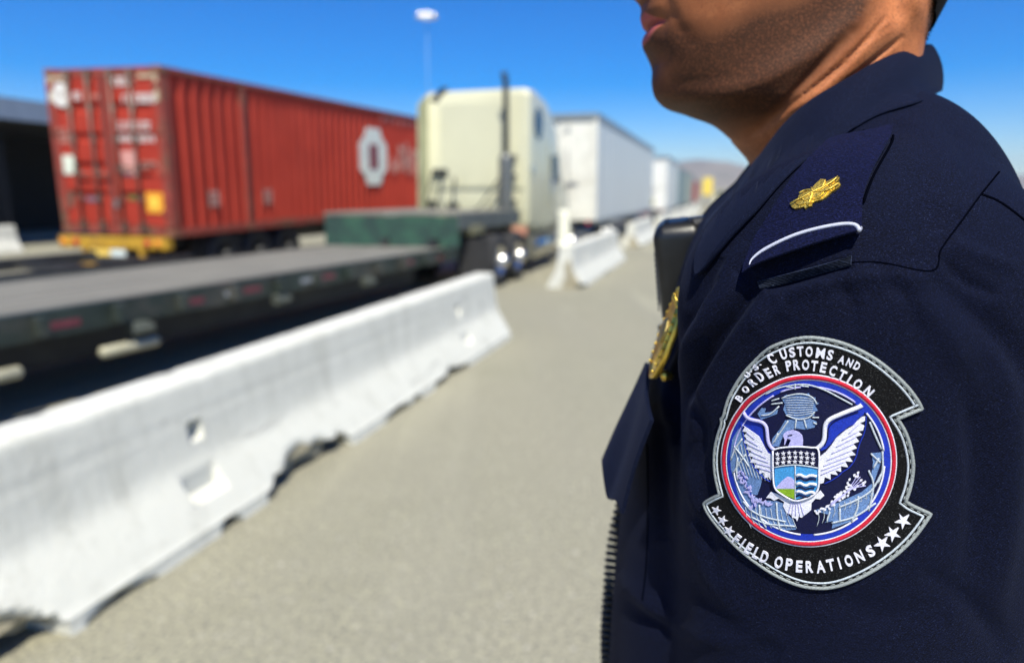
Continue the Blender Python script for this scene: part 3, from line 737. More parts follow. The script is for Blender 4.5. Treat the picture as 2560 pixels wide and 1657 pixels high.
MB().box((0, -1.005, 1.3), (1.3, .02, .6)).build('booth_window', M_GLASS, bt)

# =================================================================== LIGHT MAST AND CANOPY BUILDING
mx = P(1077, 484, 60.0)
ms = thing('light_mast', 'tall slim floodlight mast behind the lorries', 'light mast', (mx[0], 60.0, 0))
mtop = P(1077, 38, 60.0)[2]
MB().tube([(0, 0, 0), (0, 0, mtop * .5), (0, 0, mtop + .2)], [.05, .04, .03], 12).build('mast_pole', simple('pale_mast', (.17, .28, .46), .5, .0), ms)
MB().tube([(.55 * math.cos(a * PI / 12), .55 * math.sin(a * PI / 12), mtop - .15) for a in range(24)], .05, 8, closed=True).build('lamp_ring', M_STEEL, ms)
M_LAMP = NT('bright_lamp_housing').set(Metallic=1.0, Roughness=.22); M_LAMP.base((.92, .93, .94)); M_LAMP = M_LAMP.m
for k in range(8):
    a = k * PI / 4 + .3
    lm = MB().lathe([(0, .20), (.14, .16), (.24, .0), (.27, -.16), (.25, -.18), (0, -.17)], (.66 * math.cos(a), .66 * math.sin(a), mtop - .02), 'z', 16)
    lm.build('floodlight', M_LAMP, ms)
cb_ = thing('canopy_building', 'dark inspection canopy with blue grey fascia at the far left', 'canopy', L(-20.2, -8, 0), LROT)
fx0 = 0.0
M_FASC = simple('blue_grey_fascia', (.20, .25, .33), .5, var=.1); M_INSHADE = simple('interior_shade_black', (.012, .013, .015), .9, var=.2)  # shade under the canopy put into a near-black colour
MB().box((-8.0, 24, 4.05), (16.0, 50, .62)).build('fascia', M_FASC, cb_)
MB().box((-8.0, 24, 3.72), (15.9, 49.9, .03)).build('soffit', M_INSHADE, cb_)
MB().box((-6.4, 24, 1.85), (.2, 49.8, 3.68)).build('back_wall', M_INSHADE, cb_)
for y in (4, 14, 24, 34, 44): MB().box((-1.2, y, 1.85), (.35, .35, 3.7)).build_each('column', M_INSHADE, cb_)
MB().box((-4.9, 24, .075), (2.8, 49.6, .15)).build('kerb', simple('kerb_concrete', (.30, .30, .26), .8), cb_)
# =================================================================== THE OFFICER: implicit-surface modelling helpers
YM = 0.517                                        # the mid plane of the body (faces -X)
Z0 = HC
def smin(a, b, k):
    h = np.clip(.5 + .5 * (b - a) / k, 0, 1); return b + (a - b) * h - k * h * (1 - h)
def sd_ell(X, Y, Z, c, r):
    q = np.sqrt(((X - c[0]) / r[0]) ** 2 + ((Y - c[1]) / r[1]) ** 2 + ((Z - c[2]) / r[2]) ** 2)
    return (q - 1) * min(r)
def sd_cone(X, Y, Z, a, b, ra, rb, sq=(1, 1, 1)):
    a = np.array(a, float); b = np.array(b, float); d = b - a
    t = np.clip(((X - a[0]) * d[0] + (Y - a[1]) * d[1] + (Z - a[2]) * d[2]) / (d @ d), 0, 1)
    return np.sqrt(((X - a[0] - t * d[0]) / sq[0]) ** 2 + ((Y - a[1] - t * d[1]) / sq[1]) ** 2 + ((Z - a[2] - t * d[2]) / sq[2]) ** 2) - (ra + (rb - ra) * t)
def surface_nets(xs, ys, zs, D):
    nx, ny, nz = D.shape
    S_ = D < 0
    cnt = np.zeros((nx - 1, ny - 1, nz - 1), np.int8)
    for i in (0, 1):
        for j in (0, 1):
            for k in (0, 1): cnt += S_[i:nx - 1 + i, j:ny - 1 + j, k:nz - 1 + k]
    act = (cnt > 0) & (cnt < 8)
    ci, cj, ck = np.nonzero(act)
    idx = -np.ones(act.shape, np.int64); idx[ci, cj, ck] = np.arange(len(ci))
    acc = np.zeros((len(ci), 3)); num = np.zeros(len(ci))
    corners = [(0, 0, 0), (1, 0, 0), (0, 1, 0), (1, 1, 0), (0, 0, 1), (1, 0, 1), (0, 1, 1), (1, 1, 1)]
    for a in range(8):
        for bb in range(a + 1, 8):
            A = corners[a]; B = corners[bb]
            if sum(abs(p - q) for p, q in zip(A, B)) != 1: continue
            da = D[ci + A[0], cj + A[1], ck + A[2]]; db = D[ci + B[0], cj + B[1], ck + B[2]]
            m = (da < 0) != (db < 0)
            t = np.where(m, da / np.where(np.abs(da - db) < 1e-12, 1, da - db), 0)
            pa = np.stack([xs[ci + A[0]], ys[cj + A[1]], zs[ck + A[2]]], 1); pb = np.stack([xs[ci + B[0]], ys[cj + B[1]], zs[ck + B[2]]], 1)
            acc += np.where(m[:, None], pa + (pb - pa) * t[:, None], 0); num += m
    V = acc / num[:, None]
    faces = []
    # x edges
    e = (S_[:-1, 1:-1, 1:-1] != S_[1:, 1:-1, 1:-1]); i, j, k = np.nonzero(e)
    q = np.stack([idx[i, j, k], idx[i, j + 1, k], idx[i, j + 1, k + 1], idx[i, j, k + 1]], 1)
    f = S_[i, j + 1, k + 1]; q[~f] = q[~f][:, ::-1]; faces.append(q)
    e = (S_[1:-1, :-1, 1:-1] != S_[1:-1, 1:, 1:-1]); i, j, k = np.nonzero(e)
    q = np.stack([idx[i, j, k], idx[i, j, k + 1], idx[i + 1, j, k + 1], idx[i + 1, j, k]], 1)
    f = S_[i + 1, j, k + 1]; q[~f] = q[~f][:, ::-1]; faces.append(q)
    e = (S_[1:-1, 1:-1, :-1] != S_[1:-1, 1:-1, 1:]); i, j, k = np.nonzero(e)
    q = np.stack([idx[i, j, k], idx[i + 1, j, k], idx[i + 1, j + 1, k], idx[i, j + 1, k]], 1)
    f = S_[i + 1, j + 1, k]; q[~f] = q[~f][:, ::-1]; faces.append(q)
    return V, np.concatenate(faces)
def np_mesh(name, V, F, smooth=True):
    me = bpy.data.meshes.new(name)
    n = len(F); F = np.asarray(F, np.int32)
    me.vertices.add(len(V)); me.vertices.foreach_set('co', np.asarray(V, np.float32).reshape(-1))
    me.loops.add(n * 4); me.loops.foreach_set('vertex_index', F.reshape(-1))
    me.polygons.add(n); me.polygons.foreach_set('loop_start', np.arange(0, n * 4, 4, dtype=np.int32)); 
    me.polygons.foreach_set('use_smooth', np.ones(n, bool) if smooth else np.zeros(n, bool))
    me.update(calc_edges=True); me.validate(); return me
def subdiv(me, lv=1):
    o = bpy.data.objects.new('tmp', me); COL.objects.link(o)
    md = o.modifiers.new('s', 'SUBSURF'); md.levels = lv; md.render_levels = lv
    dg = bpy.context.evaluated_depsgraph_get(); r = bpy.data.meshes.new_from_object(o.evaluated_get(dg))
    bpy.data.objects.remove(o); return r
def get_co(me):
    a = np.zeros(len(me.vertices) * 3, np.float32); me.vertices.foreach_get('co', a); return a.reshape(-1, 3).astype(float)
def get_no(me):
    a = np.zeros(len(me.vertices) * 3, np.float32); me.vertices.foreach_get('normal', a); return a.reshape(-1, 3).astype(float)
def set_co(me, V): me.vertices.foreach_set('co', np.asarray(V, np.float32).reshape(-1)); me.update()
def to_px(V):
    dz = V[:, 2] - HC
    zc = V[:, 1] * CT - dz * ST; yc = V[:, 1] * ST + dz * CT
    return CX0 + FPX * V[:, 0] / zc, CY0 - FPX * yc / zc
def linkobj(name, me, mat, parent):
    o = bpy.data.objects.new(name, me); COL.objects.link(o); 
    if mat: me.materials.append(mat)
    o.parent = parent; return o
def poly_dist(px, py, pts):
    """distance to a polyline and arclength fraction"""
    pts = np.array(pts, float); best = np.full(px.shape, 1e9); fr = np.zeros(px.shape); sgn = np.zeros(px.shape)
    seg = np.hypot(*(pts[1:] - pts[:-1]).T); cum = np.concatenate([[0], np.cumsum(seg)]); tot = cum[-1]
    for i in range(len(pts) - 1):
        d = pts[i + 1] - pts[i]; t = np.clip(((px - pts[i, 0]) * d[0] + (py - pts[i, 1]) * d[1]) / (d @ d), 0, 1)
        ex = px - pts[i, 0] - t * d[0]; ey = py - pts[i, 1] - t * d[1]
        r = np.hypot(ex, ey); m = r < best
        best = np.where(m, r, best); fr = np.where(m, (cum[i] + t * seg[i]) / tot, fr)
        sgn = np.where(m, np.sign(d[0] * ey - d[1] * ex), sgn)
    return best, fr, sgn
def spl(pts, n):
    """Catmull-Rom resample of a 2D/3D polyline"""
    p = np.array(pts, float); p = np.vstack([2 * p[0] - p[1], p, 2 * p[-1] - p[-2]])
    m = len(p) - 3; out = []
    for s in np.linspace(0, m - 1e-9, n):
        i = int(s); t = s - i; a, b, c, d = p[i:i + 4]
        out.append(.5 * ((2 * b) + (c - a) * t + (2 * a - 5 * b + 4 * c - d) * t * t + (3 * b - a - 3 * c + d) * t ** 3))
    return np.array(out)

# ------------------------------------------------------------------ fabric materials
def fabric(name, col, weave=1.0, freq=1150., sheen=.5, var=.25, dark=None):
    t = NT(name); v = t.coord('Object')
    # twill: fine diagonal ribs crossed by the weft, broken up by thread noise
    w1 = t.n('ShaderNodeTexWave', wave_type='BANDS', bands_direction='DIAGONAL'); w1.inputs['Scale'].default_value = freq / 2.6
    w1.inputs['Distortion'].default_value = .9; w1.inputs['Detail'].default_value = 1; w1.inputs['Detail Scale'].default_value = 1.5
    t.l(t.coord('Object', (1.0, .6, 1.5), (0, .35, .3)), w1.inputs['Vector'])
    n1 = t.noise(t.coord('Object', (1, 1, 2.3), (.2, .6, 0)), freq * 1.1, 1, .5); n2 = t.noise(v, 26, 4, .6); n3 = t.noise(v, 1700, 1, .5)
    lo = [c * (1 - .7 * weave) for c in col]; hi = [min(1, c * (1 + 1.6 * weave)) for c in col]
    n4 = t.noise(t.coord('Object', (1, 1, 2.4), (.3, .5, .2)), freq * .8, 1, .5)
    thread = t.math('ADD', t.math('MULTIPLY', w1.outputs['Fac'], .22), t.math('MULTIPLY', n4, .78))
    c = t.ramp(thread, [(.40, lo), (.52, col), (.68, hi)])
    sp = t.ramp(n3, [(.66, 0), (.74, .9)])
    c = t.mix(sp, c, [col[0] * 6 + .012, col[1] * 6 + .014, col[2] * 5 + .022])
    c = t.mix(t.ramp(n2, [(.3, 0), (.75, .45)]), c, [x * 1.5 for x in col])
    t.base(c); t.set(Roughness=.85); t.b.inputs['Specular IOR Level'].default_value = .10
    t.b.inputs['Sheen Weight'].default_value = sheen; t.b.inputs['Sheen Roughness'].default_value = .45; t.b.inputs['Sheen Tint'].default_value = (.35, .45, .9, 1)
    t.bump(thread, .9 * weave, .0007); return t.m
NAVY = (.0017, .0029, .0118)
M_SHIRT = fabric('navy_twill', NAVY, 1.0, sheen=.04)
M_COLLAR = fabric('navy_collar_cloth', (.0019, .0037, .0140), .6, 1500, sheen=.05)
M_STRAP = fabric('navy_strap_twill', (.0020, .0031, .0190), 1.0, 1000, sheen=.05)
M_TROUSER = fabric('dark_trouser_cloth', (.006, .007, .012), .6, sheen=.03)
M_SEAM_SHADE = simple('seam_thread_and_shade', (.0012, .0016, .004), 1.0, spec=0.0)  # dark thread for seams, also colours the painted strap shade

# ------------------------------------------------------------------ the person
officer = thing('person', 'officer in navy uniform with shoulder patch, seen from his left side', 'person', (0.2, YM, 0.0))
bpy.context.view_layer.update()
def adopt(o):                                     # parts are modelled in world space, then parented without moving
    o.parent = officer; o.matrix_parent_inverse = Matrix.Translation((-.2, -YM, 0)); return o
def px(p, Y): return P(p[0], p[1], Y)
def zz(z): return z + HC

# --- shirt as an implicit surface
def shirt_sdf(X, Y, Z):
    Z = Z - HC; Ys = np.abs(Y - YM)               # mirrored half for the torso
    XA = X - .46 * np.maximum(Y - YM, 0); X = X - .22 * (Y - YM) - .70 * np.maximum(Y - YM - .05, 0); Z = Z + .28 * np.maximum(Y - YM - .05, 0)    # the far shoulder is drawn back
    d = sd_ell(X, Ys, Z, (.196, 0, -.30), (.108, .170, .30))
    d = smin(d, sd_ell(X, Ys, Z, (.192, .0, -.50), (.104, .158, .30)), .04)
    d = smin(d, sd_ell(X, Ys, Z, (.270, .03, -.091), (.083, .160, .156)), .04)
    d = smin(d, sd_cone(X, Ys, Z, (.205, -.02, -.052), (.190, .140, -.060), .062, .060), .03)
    d = smin(d, sd_cone(X, Ys, Z, (.242, .0, .022), (.238, .125, -.022), .046, .050), .035)
    d = smin(d, sd_cone(X, Ys, Z, (.240, .0, -.01), (.244, .0, .025), .056, .050), .02)
    s = sd_cone(XA, Ys, Z, (.180, .152, -.062), (.190, .162, -.36), .087, .082, (1.0, .90, 1))
    s = smin(s, sd_cone(XA, Ys, Z, (.212, .150, -.066), (.226, .158, -.36), .080, .078, (1.0, .92, 1)), .02)
    s = smin(s, sd_cone(XA, Ys, Z, (.200, .162, -.36), (.140, .158, -.60), .066, .047), .02)
    s = np.maximum(s, -(Z + .60))
    d = smin(d, s, .014)
    return np.maximum(d, -(Z + .66))
def graded(parts):
    out = [parts[0][0]]
    for a, b, h0, h1 in parts:
        x = a; n = max(1, int(round((b - a) / ((h0 + h1) / 2)))); w = np.linspace(h0, h1, n); w = w / w.sum() * (b - a)
        for q in w: x += q; out.append(x)
    return np.array(out)
gx = graded([(.028, .36, .0026, .0026)])
gy = graded([(.225, .54, .0026, .0026), (.54, .82, .003, .014)])
gz = graded([(-.70, -.30, .013, .0028), (-.30, .14, .0026, .0026)]) + HC
GX, GY, GZ = np.meshgrid(gx, gy, gz, indexing='ij', sparse=True)
DV = shirt_sdf(GX.astype(np.float32), GY.astype(np.float32), GZ.astype(np.float32))
V, F = surface_nets(gx, gy, gz, DV); del DV
shirt_me = subdiv(np_mesh('shirt', V, F), 1)
V = get_co(shirt_me); N_ = get_no(shirt_me)
qx, qy = to_px(V)
toc = -(V * [1, 1, 0] + (V - [0, 0, HC]) * [0, 0, 1]); toc /= np.linalg.norm(toc, axis=1)[:, None]
facing = np.clip((N_ * toc).sum(1) * 2.2, 0, 1) * (V[:, 1] < YM + .02)
disp = np.zeros(len(V))
def fold(pts, amp, width, side=0, taper=True):
    """amp in mm (negative = valley), width in photo pixels"""
    global disp
    d, fr, sg = poly_dist(qx, qy, spl(pts, 24))
    tp = np.sin(np.clip(fr, 0, 1) * PI) ** .5 if taper else 1
    if side == 0: g_ = np.exp(-(d / width) ** 2)
    else: g_ = np.exp(-(d / width) ** 2) * np.where(sg * side > 0, 1, np.exp(-(d / (width * .22)) ** 2))
    disp += amp * .001 * g_ * tp * facing
FOLDS = [
    ([(1900, 690), (1846, 772), (1792, 850), (1742, 935), (1706, 1010), (1690, 1110)], -6.5, 20, 0, True),
    ([(1850, 690), (1790, 775), (1738, 850), (1690, 950), (1668, 1060)], 5.0, 30, 0, True),
    ([(1960, 745), (1880, 800), (1810, 880), (1760, 980), (1735, 1100)], 3.2, 30, 0, True),
    ([(1800, 640), (1745, 735), (1702, 830), (1672, 930)], -3.0, 18, 0, True),
    ([(1910, 722), (2010, 694), (2130, 662)], -5.0, 15, 0, True),
    ([(1930, 748), (2040, 712), (2185, 690), (2330, 705)], 2.2, 24, 0, True),
    ([(2330, 690), (2420, 760), (2520, 860), (2590, 980)], -3.2, 36, 0, True),
    ([(2230, 720), (2330, 790), (2400, 900), (2440, 1040)], 2.0, 40, 0, True),
    ([(2395, 900), (2440, 1080), (2445, 1260), (2420, 1460)], -2.8, 34, 0, True),
    ([(2500, 850), (2530, 1050), (2520, 1300), (2490, 1560)], 2.6, 40, 0, True),
    ([(1690, 1180), (1720, 1330), (1790, 1480), (1880, 1600)], 2.2, 46, 0, True),
    ([(1700, 1420), (1800, 1540), (1950, 1640)], -2.4, 30, 0, True),
    ([(2050, 1480), (2200, 1530), (2380, 1520)], -1.6, 40, 0, True),
    ([(2300, 470), (2400, 520), (2453, 486)], 1.0, 26, 0, True),
    ([(2260, 380), (2310, 480), (2330, 590)], -1.2, 40, 0, True),
    ([(1690, 700), (1640, 840), (1600, 960)], 1.6, 26, 0, True),
    ([(1640, 1010), (1655, 1150), (1660, 1350)], -3.5, 22, 0, True),
    ([(1560, 1480), (1610, 1540), (1690, 1590)], -3.5, 20, 0, True),
    ([(1540, 1440), (1600, 1500), (1680, 1545)], 4.0, 26, 0, True),
    ([(1770, 730), (1700, 800), (1650, 900)], 1.2, 16, 0, True),
    ([(1870, 760), (1920, 850), (1900, 960), (1830, 1060)], 1.6, 30, 0, True), ([(1960, 790), (1900, 900), (1850, 1000)], -1.8, 18, 0, True),
    ([(1720, 960), (1760, 1060), (1745, 1180)], -2.4, 16, 0, True), ([(1690, 1120), (1735, 1220), (1740, 1330)], 2.0, 18, 0, True), ([(1700, 1240), (1760, 1330), (1800, 1450)], -2.2, 18, 0, True),
    ([(2180, 660), (2260, 740), (2300, 840)], -1.6, 22, 0, True), ([(2080, 690), (2130, 760), (2120, 830)], -1.2, 20, 0, True), ([(2353, 640), (2420, 700), (2500, 740)], -2.4, 18, 0, True), ([(2370, 600), (2450, 640), (2550, 670)], 1.8, 20, 0, True),
    ([(2300, 1430), (2420, 1500), (2530, 1640)], -2.2, 30, 0, True), ([(1660, 1560), (1800, 1600), (1960, 1580)], 2.2, 24, 0, True), ([(2380, 330), (2420, 400), (2440, 470)], -1.6, 22, 0, True), ([(2250, 300), (2330, 340), (2400, 420)], 1.4, 26, 0, True),
    ([(1800, 690), (1740, 770), (1700, 850)], -1.8, 10, 0, True), ([(1860, 600), (1800, 690), (1750, 790)], 1.4, 14, 0, True),
]
FOLDS = [(p_, a_ * 1.25, w_, s_, t_) for p_, a_, w_, s_, t_ in FOLDS]
for a in FOLDS: fold(*a)
rs = np.random.RandomState(5)
for k in range(10):                               # faint cloth waviness
    kx, ky, ph = rs.uniform(-.016, .016), rs.uniform(-.012, .012), rs.rand() * 6
    disp += .00022 * np.sin(qx * kx + qy * ky + ph) * facing
V = V + N_ * disp[:, None]; set_co(shirt_me, V)
shirt = adopt(linkobj('shirt', shirt_me, M_SHIRT, None))
VS = get_co(shirt_me)
polys = np.zeros(len(shirt_me.polygons) * 4, np.int32); shirt_me.polygons.foreach_get('vertices', polys); polys = polys.reshape(-1, 4)
cen = VS[polys[:, 0]]
keep = (cen[:, 1] < YM + .03) & (cen[:, 2] > HC - .36)
SHIRT_BVH = BVHTree.FromPolygons([tuple(v) for v in VS], [tuple(p) for p in polys[keep].tolist()])
CAMP = Vector((0, 0, HC))
def cast(x, y, bvh=None):
    """where the sight line through (x, y) of the photo meets the cloth: point, smoothed normal"""
    d = Vector(ray(x, y)).normalized()
    loc, no, i, dist = (bvh or SHIRT_BVH).ray_cast(CAMP, d)
    if loc is None: return None, None
    if no.dot(d) > 0: no = -no
    return loc, no
def cast_s(x, y, r=9):
    """position with a normal averaged over neighbours"""
    p, n = cast(x, y)
    if p is None: return None, None
    for dx, dy in ((r, 0), (-r, 0), (0, r), (0, -r)):
        q, m = cast(x + dx, y + dy)
        if q is not None and (q - p).length < .02: n = n + m
    return p, n.normalized()
def cast_near(x, y):
    p, n = cast_s(x, y); k = 0
    while p is None and k < 40:
        k += 1; x += (1900 - x) * .02; y += (1000 - y) * .02; p, n = cast_s(x, y)
    return p, n
def line_on(pts, r, name, mat, parent, off=.0002, n=None, closed=False, seg=8):
    q = spl(pts, n or max(8, int(sum(math.dist(a, b) for a, b in zip(pts, pts[1:])) / 9)))
    out = []
    for x, y in q:
        p, nn = cast_s(x, y)
        if p is not None: out.append(p + nn * off)
    if len(out) < 2: return None
    o = MB().tube(out, r, seg, closed=closed).build(name, mat, None); return o
# seams
seam_cap = adopt(line_on([(1935, 706), (2044, 668), (2185, 655), (2328, 677), (2353, 623), (2403, 554), (2453, 486), (2498, 430)], .00042, 'armhole_seam', M_SEAM_SHADE, None, .0))
yoke = line_on([(2453, 486), (2500, 506), (2560, 551), (2610, 600)], .0007, 'yoke_seam', M_SEAM_SHADE, None, .0)
if yoke: adopt(yoke)
# --- head, neck: lofted from the profile
prof_px = [(1612, 0), (1607, 19.5), (1604, 39), (1611, 58), (1622, 74), (1612, 88), (1608, 101), (1610, 115), (1619, 129), (1633, 152), (1637, 166), (1634, 185), (1632, 205), (1634, 224), (1640, 242), (1652, 255), (1668, 265), (1687, 271), (1705, 275), (1726, 284), (1755, 294), (1786, 306), (1814, 326), (1836, 346), (1861, 371), (1879, 391), (1890, 410)]
pp = np.array([P(a, b, YM) for a, b in prof_px]); pz = pp[:, 2] - HC; pxf = pp[:, 0]
tz = [-.06, -.03, 0.0]; tx = [.200, .195, .188]
top = [(.147, .0925), (.165, .0955), (.182, .097), (.20, .0915), (.23, .097), (.26, .112), (.285, .137), (.300, .172), (.308, .205)]
zl = np.concatenate([tz, pz[::-1], [a for a, b in top]]); xl = np.concatenate([tx, pxf[::-1], [b for a, b in top]])
o_ = np.argsort(zl); zl, xl = zl[o_], xl[o_]
zb = np.array([-.06, -.02, .03, .08, .095, .108, .118, .130, .15, .18, .21, .24, .265, .285, .300, .308])
xb = np.array([.300, .296, .287, .2815, .2815, .2835, .2865, .2895, .296, .304, .307, .303, .293, .275, .245, .209])
zw = np.array([-.06, .0, .03, .05, .06, .075, .09, .11, .14, .18, .22, .25, .275, .293, .303, .308])
wb = np.array([.082, .072, .069, .0675, .067, .067, .0675, .0690, .072, .076, .078, .073, .062, .045, .026, .004])
xcb = np.interp
zs = np.unique(np.concatenate([np.linspace(-.06, .0, 16), np.linspace(.0, .15, 150), np.linspace(.15, .3075, 90)]))
def smooth1(zq, z, x, s):
    zz_ = np.linspace(-.1, .34, 1200); f = np.interp(zz_, z, x); n = max(1, int(s / (zz_[1] - zz_[0])))
    k = np.exp(-.5 * (np.arange(-3 * n, 3 * n + 1) / n) ** 2); k /= k.sum(); g = np.convolve(np.pad(f, 3 * n, 'edge'), k, 'valid')
    return np.interp(zq, zz_, g)
xf_fine = smooth1(zs, zl, xl, .0010)
xf_soft = smooth1(zs, zl, xl, .011)
wz = np.clip((zs - .062) / .012, 0, 1)             # above the chin the lips and chin are a local relief
xf_base = xf_fine * (1 - wz) + xf_soft * wz
det = (xf_fine - xf_base)
xbk = smooth1(zs, zb, xb, .006); wid = smooth1(zs, zw, wb, .006)
xcen = np.interp(zs, [-.06, 0, .03, .06, .10, .18, .308], [.245, .240, .232, .215, .205, .205, .207])
nphi = 320
phi = np.linspace(0, 2 * PI, nphi, endpoint=False)
cph, sph = np.cos(phi), np.sin(phi)
front = cph > 0
nf = np.interp(zs, [0, .05, .07, .11, .16, .31], [2.0, 2.0, 2.15, 2.35, 2.3, 2.0])
ex = 2 / nf[:, None]
ax_ = np.where(front[None, :], (xcen - xf_base)[:, None], (xbk - xcen)[:, None])
HX = xcen[:, None] - ax_ * np.sign(cph)[None] * np.abs(cph)[None] ** ex
HY = wid[:, None] * np.sign(sph)[None] * np.abs(sph)[None] ** ex
HZ = np.repeat(zs[:, None], nphi, 1)
ay = np.abs(HY)
fr_ = front[None, :] * np.clip(cph, 0, 1)[None] ** .6
HX += det[:, None] * np.exp(-(ay / np.interp(zs, [.06, .09, .10, .13], [.024, .023, .023, .026])[:, None]) ** 2.4) * fr_
zst = np.interp(0, [0], [P(1622, 74, YM)[2] - HC])   # mouth line
mz = HZ - (zst + .0014 * np.cos(ay / .026 * PI / 2))
mouth = np.exp(-(mz / .0016) ** 2) * np.clip(1 - (ay / .0265) ** 4, 0, 1) * front
HX += .0045 * mouth
corner = np.exp(-((ay - .026) / .006) ** 2 - ((HZ - zst + .001) / .009) ** 2) * front; HX += .003 * corner
naso = np.exp(-((ay - (.026 + (zst + .026 - HZ) * .35)) / .0055) ** 2) * np.clip((HZ - zst + .022) / .012, 0, 1) * np.clip((zst + .045 - HZ) / .01, 0, 1) * front
HX += .0022 * naso
# nose, sockets, brows
nz_ = np.interp(zs, [.130, .137, .145, .152, .162, .178, .195, .205], [0, .007, .021, .024, .019, .012, .004, 0]); nw = np.interp(zs, [.13, .15, .17, .20], [.016, .0145, .0105, .009])
HX -= (nz_[:, None] * np.exp(-(ay / nw[:, None]) ** 2) + (.010 * np.exp(-((zs - .1445) / .007) ** 2))[:, None] * np.exp(-((ay - .0145) / .006) ** 2)) * front
HX += .010 * np.exp(-((ay - .032) / .015) ** 2 - ((HZ - .186) / .012) ** 2) * front - .004 * np.exp(-((ay - .034) / .02) ** 2 - ((HZ - .203) / .006) ** 2) * front
# jaw, neck muscle, creases: offsets of the side surface in (x, z)
def dline(pts):
    d, fr, sg = poly_dist(HX.ravel(), HZ.ravel(), spl(pts, 30)); return d.reshape(HX.shape), fr.reshape(HX.shape), sg.reshape(HX.shape)
def sxz(p, Y): q = P(p[0], p[1], Y); return (q[0], q[2] - HC)
side_w = np.clip(np.abs(sph)[None] * 1.6, 0, 1)
off = np.zeros_like(HX)
d, f, s_ = dline([(.105, .060), (.135, .062), (.170, .074), (.205, .098), (.222, .122), (.226, .150)])
below = s_ < 0
below = (HZ < np.interp(HX, [.10, .135, .17, .205, .224, .24], [.058, .062, .074, .098, .125, .16]))
ins = np.where(below, 1 - np.exp(-(d / .016)), 0)
off -= .0065 * ins * np.clip((HZ - .005) / .03, 0, 1) * np.clip((.262 - HX) / .03, 0, 1)
off += .0028 * np.exp(-(d / .010) ** 2) * (HZ > .0)
YS = .450
scm = [sxz((2290, 6), YS), sxz((2225, 62), YS), sxz((2150, 130), YS), sxz((2060, 220), YS), sxz((1985, 300), YS), sxz((1925, 380), .47)]
d, f, s_ = dline(scm); off += .0060 * np.exp(-(d / .0115) ** 2)
for pts, amp, w in (([(2215, 44), (2124, 142), (2070, 191), (1990, 262), (1935, 330), (1905, 384)], .0042, .0017), ([(2272, 87), (2215, 130), (2150, 182), (2090, 225)], .0034, .0016), ([(2118, 84), (2078, 132), (2010, 215), (1950, 292), (1915, 345)], .0042, .0032), ([(2235, 60), (2190, 90), (2150, 118)], .0008, .0010), ([(2262, 150), (2200, 172)], .0010, .0012)):
    d, f, s_ = dline([sxz(p, YS) for p in pts]); off -= amp * np.exp(-(d / w) ** 2) * np.sin(np.clip(f, .02, .98) * PI) ** .4
d, f, s_ = dline([(.232, .150), (.236, .128), (.240, .112)]); off -= .006 * np.exp(-(d / .009) ** 2)
cheek = np.exp(-((HX - .155) / .035) ** 2 - ((HZ - .140) / .022) ** 2); off += .004 * cheek
HY += np.sign(HY) * off * side_w
HV = np.stack([HX, HY + YM, HZ + HC], -1).reshape(-1, 3)
nl = len(zs)
HF = [[i * nphi + k, (i + 1) * nphi + k, (i + 1) * nphi + (k + 1) % nphi, i * nphi + (k + 1) % nphi] for i in range(nl - 1) for k in range(nphi)]
body = MB(); body.add(HV, HF, True); nhead = len(HV)
body.add([HV[(nl - 1) * nphi + k] for k in range(nphi)] + [(.207, YM, HC + .3085)], [[k, (k + 1) % nphi, nphi] for k in range(nphi)], True)
# ears
def ear(sgn):
    n, m = 22, 28; vs = []
    for i in range(n + 1):
        th = PI * i / n
        for k in range(m):
            a = 2 * PI * k / m
            u = math.sin(th) * math.cos(a); w = math.sin(th) * math.sin(a); q = math.cos(th)
            x = .236 + .019 * u * (1 + .25 * w) + .006 * w; z = .183 + .034 * w
            y = .0085 * q + .010 * max(0, u) ** 1.5
            rr = math.hypot(u, w)
            if q > 0: y -= .006 * math.exp(-((rr - .45) / .28) ** 2)
            vs.append((x, YM + sgn * (.0755 + y), HC + z))
    body.add(vs, [[i * m + k, i * m + (k + 1) % m, (i + 1) * m + (k + 1) % m, (i + 1) * m + k] for i in range(n) for k in range(m)], True)
ear(1); ear(-1)
# hands (below the picture): palm and five fingers hanging at the cuffs
def hand(yc, dx=0):
    hx = np.arange(.06, .19, .0035); hy = np.arange(yc - .045, yc + .045, .0035); hz = np.arange(-.79, -.58, .0035)
    X, Y, Z = np.meshgrid(hx, hy, hz, indexing='ij', sparse=True)
    d = sd_cone(X, Y, Z, (.134, yc, -.59), (.130, yc, -.625), .026, .024, (1, .8, 1))
    d = smin(d, sd_cone(X, Y, Z, (.132, yc, -.635), (.124, yc, -.68), .036, .039, (1, .42, 1)), .015)
    sg = 1 if yc < YM else -1
    for k, (x, ln, r) in enumerate(((.098, .068, .0085), (.114, .078, .009), (.131, .074, .009), (.147, .058, .008))):
        d = smin(d, sd_cone(X, Y, Z, (x, yc, -.69), (x - .002, yc + sg * .008, -.69 - ln * .55), r, r * .95), .004)
        d = smin(d, sd_cone(X, Y, Z, (x - .002, yc + sg * .008, -.69 - ln * .55), (x - .001, yc + sg * .024, -.69 - ln), r * .95, r * .8), .004)
    d = smin(d, sd_cone(X, Y, Z, (.100, yc + sg * .004, -.645), (.082, yc + sg * .016, -.695), .012, .010), .006)
    d = smin(d, sd_cone(X, Y, Z, (.082, yc + sg * .016, -.695), (.080, yc + sg * .020, -.725), .010, .008), .004)
    v, f = surface_nets(hx + dx, hy, hz + HC, d); body.add(v, f.tolist(), True)
hand(YM - .158); hand(YM + .158, .46 * .158)
